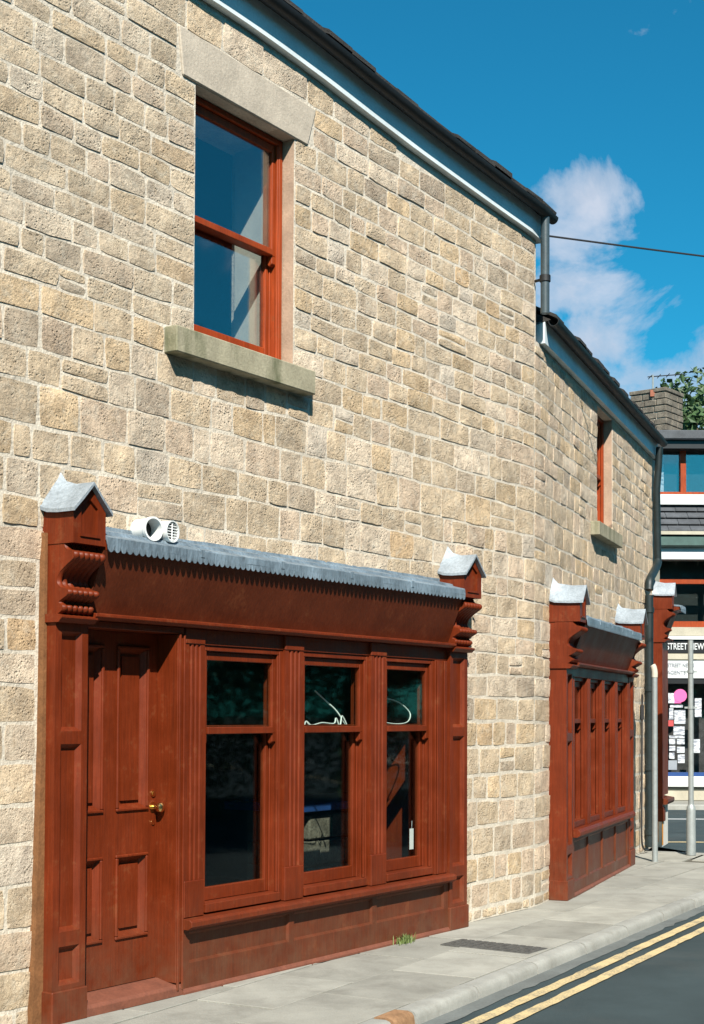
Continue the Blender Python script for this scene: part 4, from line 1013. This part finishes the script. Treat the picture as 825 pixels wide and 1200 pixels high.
# first floor window with red frames, fascia, gutter, slates, upper dormer
nb('dark_backing', XL, XR, -.9, -.6, 3.0, 6.5, 'black_paint'); nb('upper_pane', XL, XR, -.1, -.08, 3.24, 4.36, 'window_glass')  # black backing stands in for the unlit room behind the panes
for z0, z1 in ((3.145, 3.25), (3.93, 4.01)): nb('window_rail', XL, XR, -.12, -.02, z0, z1, 'red_window_paint')
for x in (XL, -1.75, -.02, 1.6, XR - .09): nb('window_post', x, x + .09, -.118, -.018, 3.25, 4.36, 'red_window_paint')
nb('eaves_board', XL, XR, -.3, .05, 4.37, 4.575, 'white_paint'); nb('gutter', XL, XR, .0, .17, 4.58, 4.78, 'green_gutter', bev=.03)
nb('gutter_lip', XL, XR, .0, .20, 4.80, 4.86, 'cream_stone')
for r in range(4):
    for i in range(17):
        a = XL + i * .4 + (.2 if r % 2 else 0); b = min(a + .392, XR); z = 4.87 + r * .135; q = .16 - r * .11
        mb = MB(); mb.hexa([(a, -q, z), (b, -q, z), (b, -q + .26, z + .16), (a, -q + .26, z + .16), (a, -q, z + .025), (b, -q, z + .025), (b, -q + .26, z + .185), (a, -q + .26, z + .185)]); add('slate', mb, 'slate', na)
nb('dormer_sill', -.95, XR, -.6, -.20, 5.40, 5.585, 'white_paint'); nb('dormer_pane', -.9, XR, -.5, -.48, 5.6, 6.42, 'upper_glass')
nb('dormer_rail', -.9, XR, -.52, -.40, 5.59, 5.66, 'red_window_paint')
for x in (-.98, -.46, .30, 1.2, 2.4): nb('dormer_post', x, x + .10, -.53, -.41, 5.66, 6.44, 'red_window_paint')
nb('dormer_eaves', -1.2, XR, -.6, -.15, 6.42, 6.56, 'black_paint'); nb('dormer_gutter', -1.25, XR, -.32, -.05, 6.57, 6.74, 'slate', bev=.02)
nb('curtain', -.87, -.74, -.60, -.56, 5.62, 6.2, 'paper')
mb = MB(); mb.hexa([(XL, .1, 6.62), (XR, .1, 6.62), (XR, 3.0, 7.0), (XL, 3.0, 7.0), (XL, .1, 6.7), (XR, .1, 6.7), (XR, 3.0, 7.08), (XL, 3.0, 7.08)]); add('roof', mb, 'slate', na)
mb = MB(); mb.bx(XL, XR, -3.0, -.92, 0, 6.6); add('rear_block', mb, 'cream_stone', na)
# stone chimney stack with its aerial
chm = thing('chimney_stack', 'weathered stone chimney stack rising behind the lower eaves', 'chimney', (5.84, 27.75, 6.55)); chm.rotation_euler = (0, 0, rad(-38)); chm.scale = (.86, .86, 1.0)
core = MB(); core.bx(-.40, .40, -.40, .40, 0, 1.12); add('core', core, 'mortar', chm)
for r in range(9):
    z = .01 + r * .123
    for s_ in range(4):
        for i in range(3):
            w_s = .86 / 3; a = -.43 + i * w_s + (.06 if r % 2 else -.0) * (1 if 0 < i else 0); b = -.43 + (i + 1) * w_s + (.06 if r % 2 and i < 2 else 0); d_ = .43 + R.uniform(-.012, .018)
            mb = MB(); mb.bx(a + .006, b - .006, .37, d_, z, z + .112)
            c_, sn = [(1, 0), (0, 1), (-1, 0), (0, -1)][s_]; mb.v = [(x * c_ - y * sn, x * sn + y * c_, q) for x, y, q in mb.v]; add('stone', mb, 'chimney_stone', chm, bevel=.012)
cp = MB(); cp.bx(-.45, .45, -.45, .45, 1.125, 1.20); add('coping', cp, 'chimney_stone', chm, bevel=.01)
ae = thing('tv_aerial', 'small television aerial on the stone chimney stack', 'aerial', (5.70, 27.42, 7.3))
mb = MB(); mb.tube([(0, 0, 0), (0, 0, .72)], .018, 8); add('mast', mb, 'galvanised', ae)
mb = MB(); mb.tube([(-.10, 0, .68), (.55, .08, .75)], .010, 6); add('boom', mb, 'cable_black', ae)
for i in range(4): x = -.05 + i * .17; mb = MB(); mb.tube([(x, -.13, .685 + .11 * x), (x, .17, .685 + .11 * x)], .008, 5); add('element', mb, 'cable_black', ae)
mb = MB(); mb.bx(-.06, .05, -.03, .05, .30, .42); add('bracket', mb, 'terracotta', ae)

# ================================================================== trees and hedge
def leaf_mass(mb, cen, rx, ry, rz, n, ls, rnd):
    for i in range(n):
        while True:
            v = Vector((rnd.uniform(-1, 1), rnd.uniform(-1, 1), rnd.uniform(-1, 1)))
            if .25 < v.length < 1: break
        if mnoise.noise(v * 2.3 + cen * .7) < -.12: continue
        p = cen + Vector((v.x * rx, v.y * ry, v.z * rz)); n_ = (v + Vector((rnd.gauss(0, .6), rnd.gauss(0, .6), rnd.gauss(.3, .6)))).normalized()
        a = n_.orthogonal().normalized(); b = n_.cross(a); q = rnd.uniform(0, 6.28); a, b = a * math.cos(q) + b * math.sin(q), b * math.cos(q) - a * math.sin(q); s_ = ls * rnd.uniform(.6, 1.3)
        mb.quad(p - a * s_, p + b * s_ * .5 + n_ * s_ * .15, p + a * s_, p - b * s_ * .5 + n_ * s_ * .15)
def tree(label, loc, h, rad_, seed, clumps=16, ls=.11, per=420):
    rnd = random.Random(seed); t = thing('tree', label, 'tree', loc)
    tk = MB(); tk.tube([(0, 0, 0), (.05, .02, h * .3), (-.03, .05, h * .62)], [.24, .19, .11], 10); cr_ = MB()
    for i in range(clumps):
        an = rnd.uniform(0, 6.28); rr = rad_ * math.sqrt(rnd.uniform(.02, .85)); z = h * rnd.uniform(.45, .92) - rr * .22
        c_ = Vector((math.cos(an) * rr, math.sin(an) * rr, z)); tk.tube([(0, 0, h * rnd.uniform(.3, .55)), tuple(c_ * .6 + Vector((0, 0, h * .15))), tuple(c_)], [.07, .045, .015], 6)
        s_ = rnd.uniform(.55, 1.0) * rad_ * .5; leaf_mass(cr_, c_, s_, s_, s_ * .8, per, ls, rnd)
    add('trunk', tk, 'bark', t, smooth=60); add('crown', cr_, 'leaf', t); return t
tree('dense green tree standing behind the chimney at the right', (8.9, 34.5, 0), 10.3, 2.2, 5, 22, .12, 520)
tb = MB(); rnd = random.Random(31)
for i in range(9):                                      # unseen belt of trees, added to cut skylight and darken the window reflections
    c_ = Vector(P1p(-11 + i * 3.7, 12.0 + (i % 2) * 1.2 - (1.2 if i > 6 else 0), 0)); tb.tube([tuple(c_ + Vector((0, 0, -.1))), tuple(c_ + Vector((.1, 0, 3))), tuple(c_ + Vector((0, .1, 6)))], [.25, .2, .1], 8)
    for k_ in range(20):
        an = rnd.uniform(0, 6.28); rr = 2.7 * math.sqrt(rnd.uniform(.02, .9)); s_ = rnd.uniform(.9, 1.5)
        leaf_mass(tb, c_ + Vector((math.cos(an) * rr, math.sin(an) * rr, rnd.uniform(3.0, 8.2) - rr * .25)), s_, s_, s_ * .85, 800, .13, rnd)
tag(add('added_tree_belt', tb, 'leaf'), 'added unseen belt of dark green trees behind the hedge, dimming the skylight', 'trees', kind='stuff')
hd = MB(); rnd = random.Random(9)
for i in range(43): s = -9 + i * .62; n = 8.8; p = Vector(P1p(s, n, 0)); leaf_mass(hd, p + Vector((0, 0, 2.3 + rnd.uniform(-.2, .5))), .8, .8, 2.7, 2600, .055, rnd)
tag(add('hedge', hd, 'leaf'), 'tall dark green hedge along the far side of the street', 'hedge', kind='stuff')
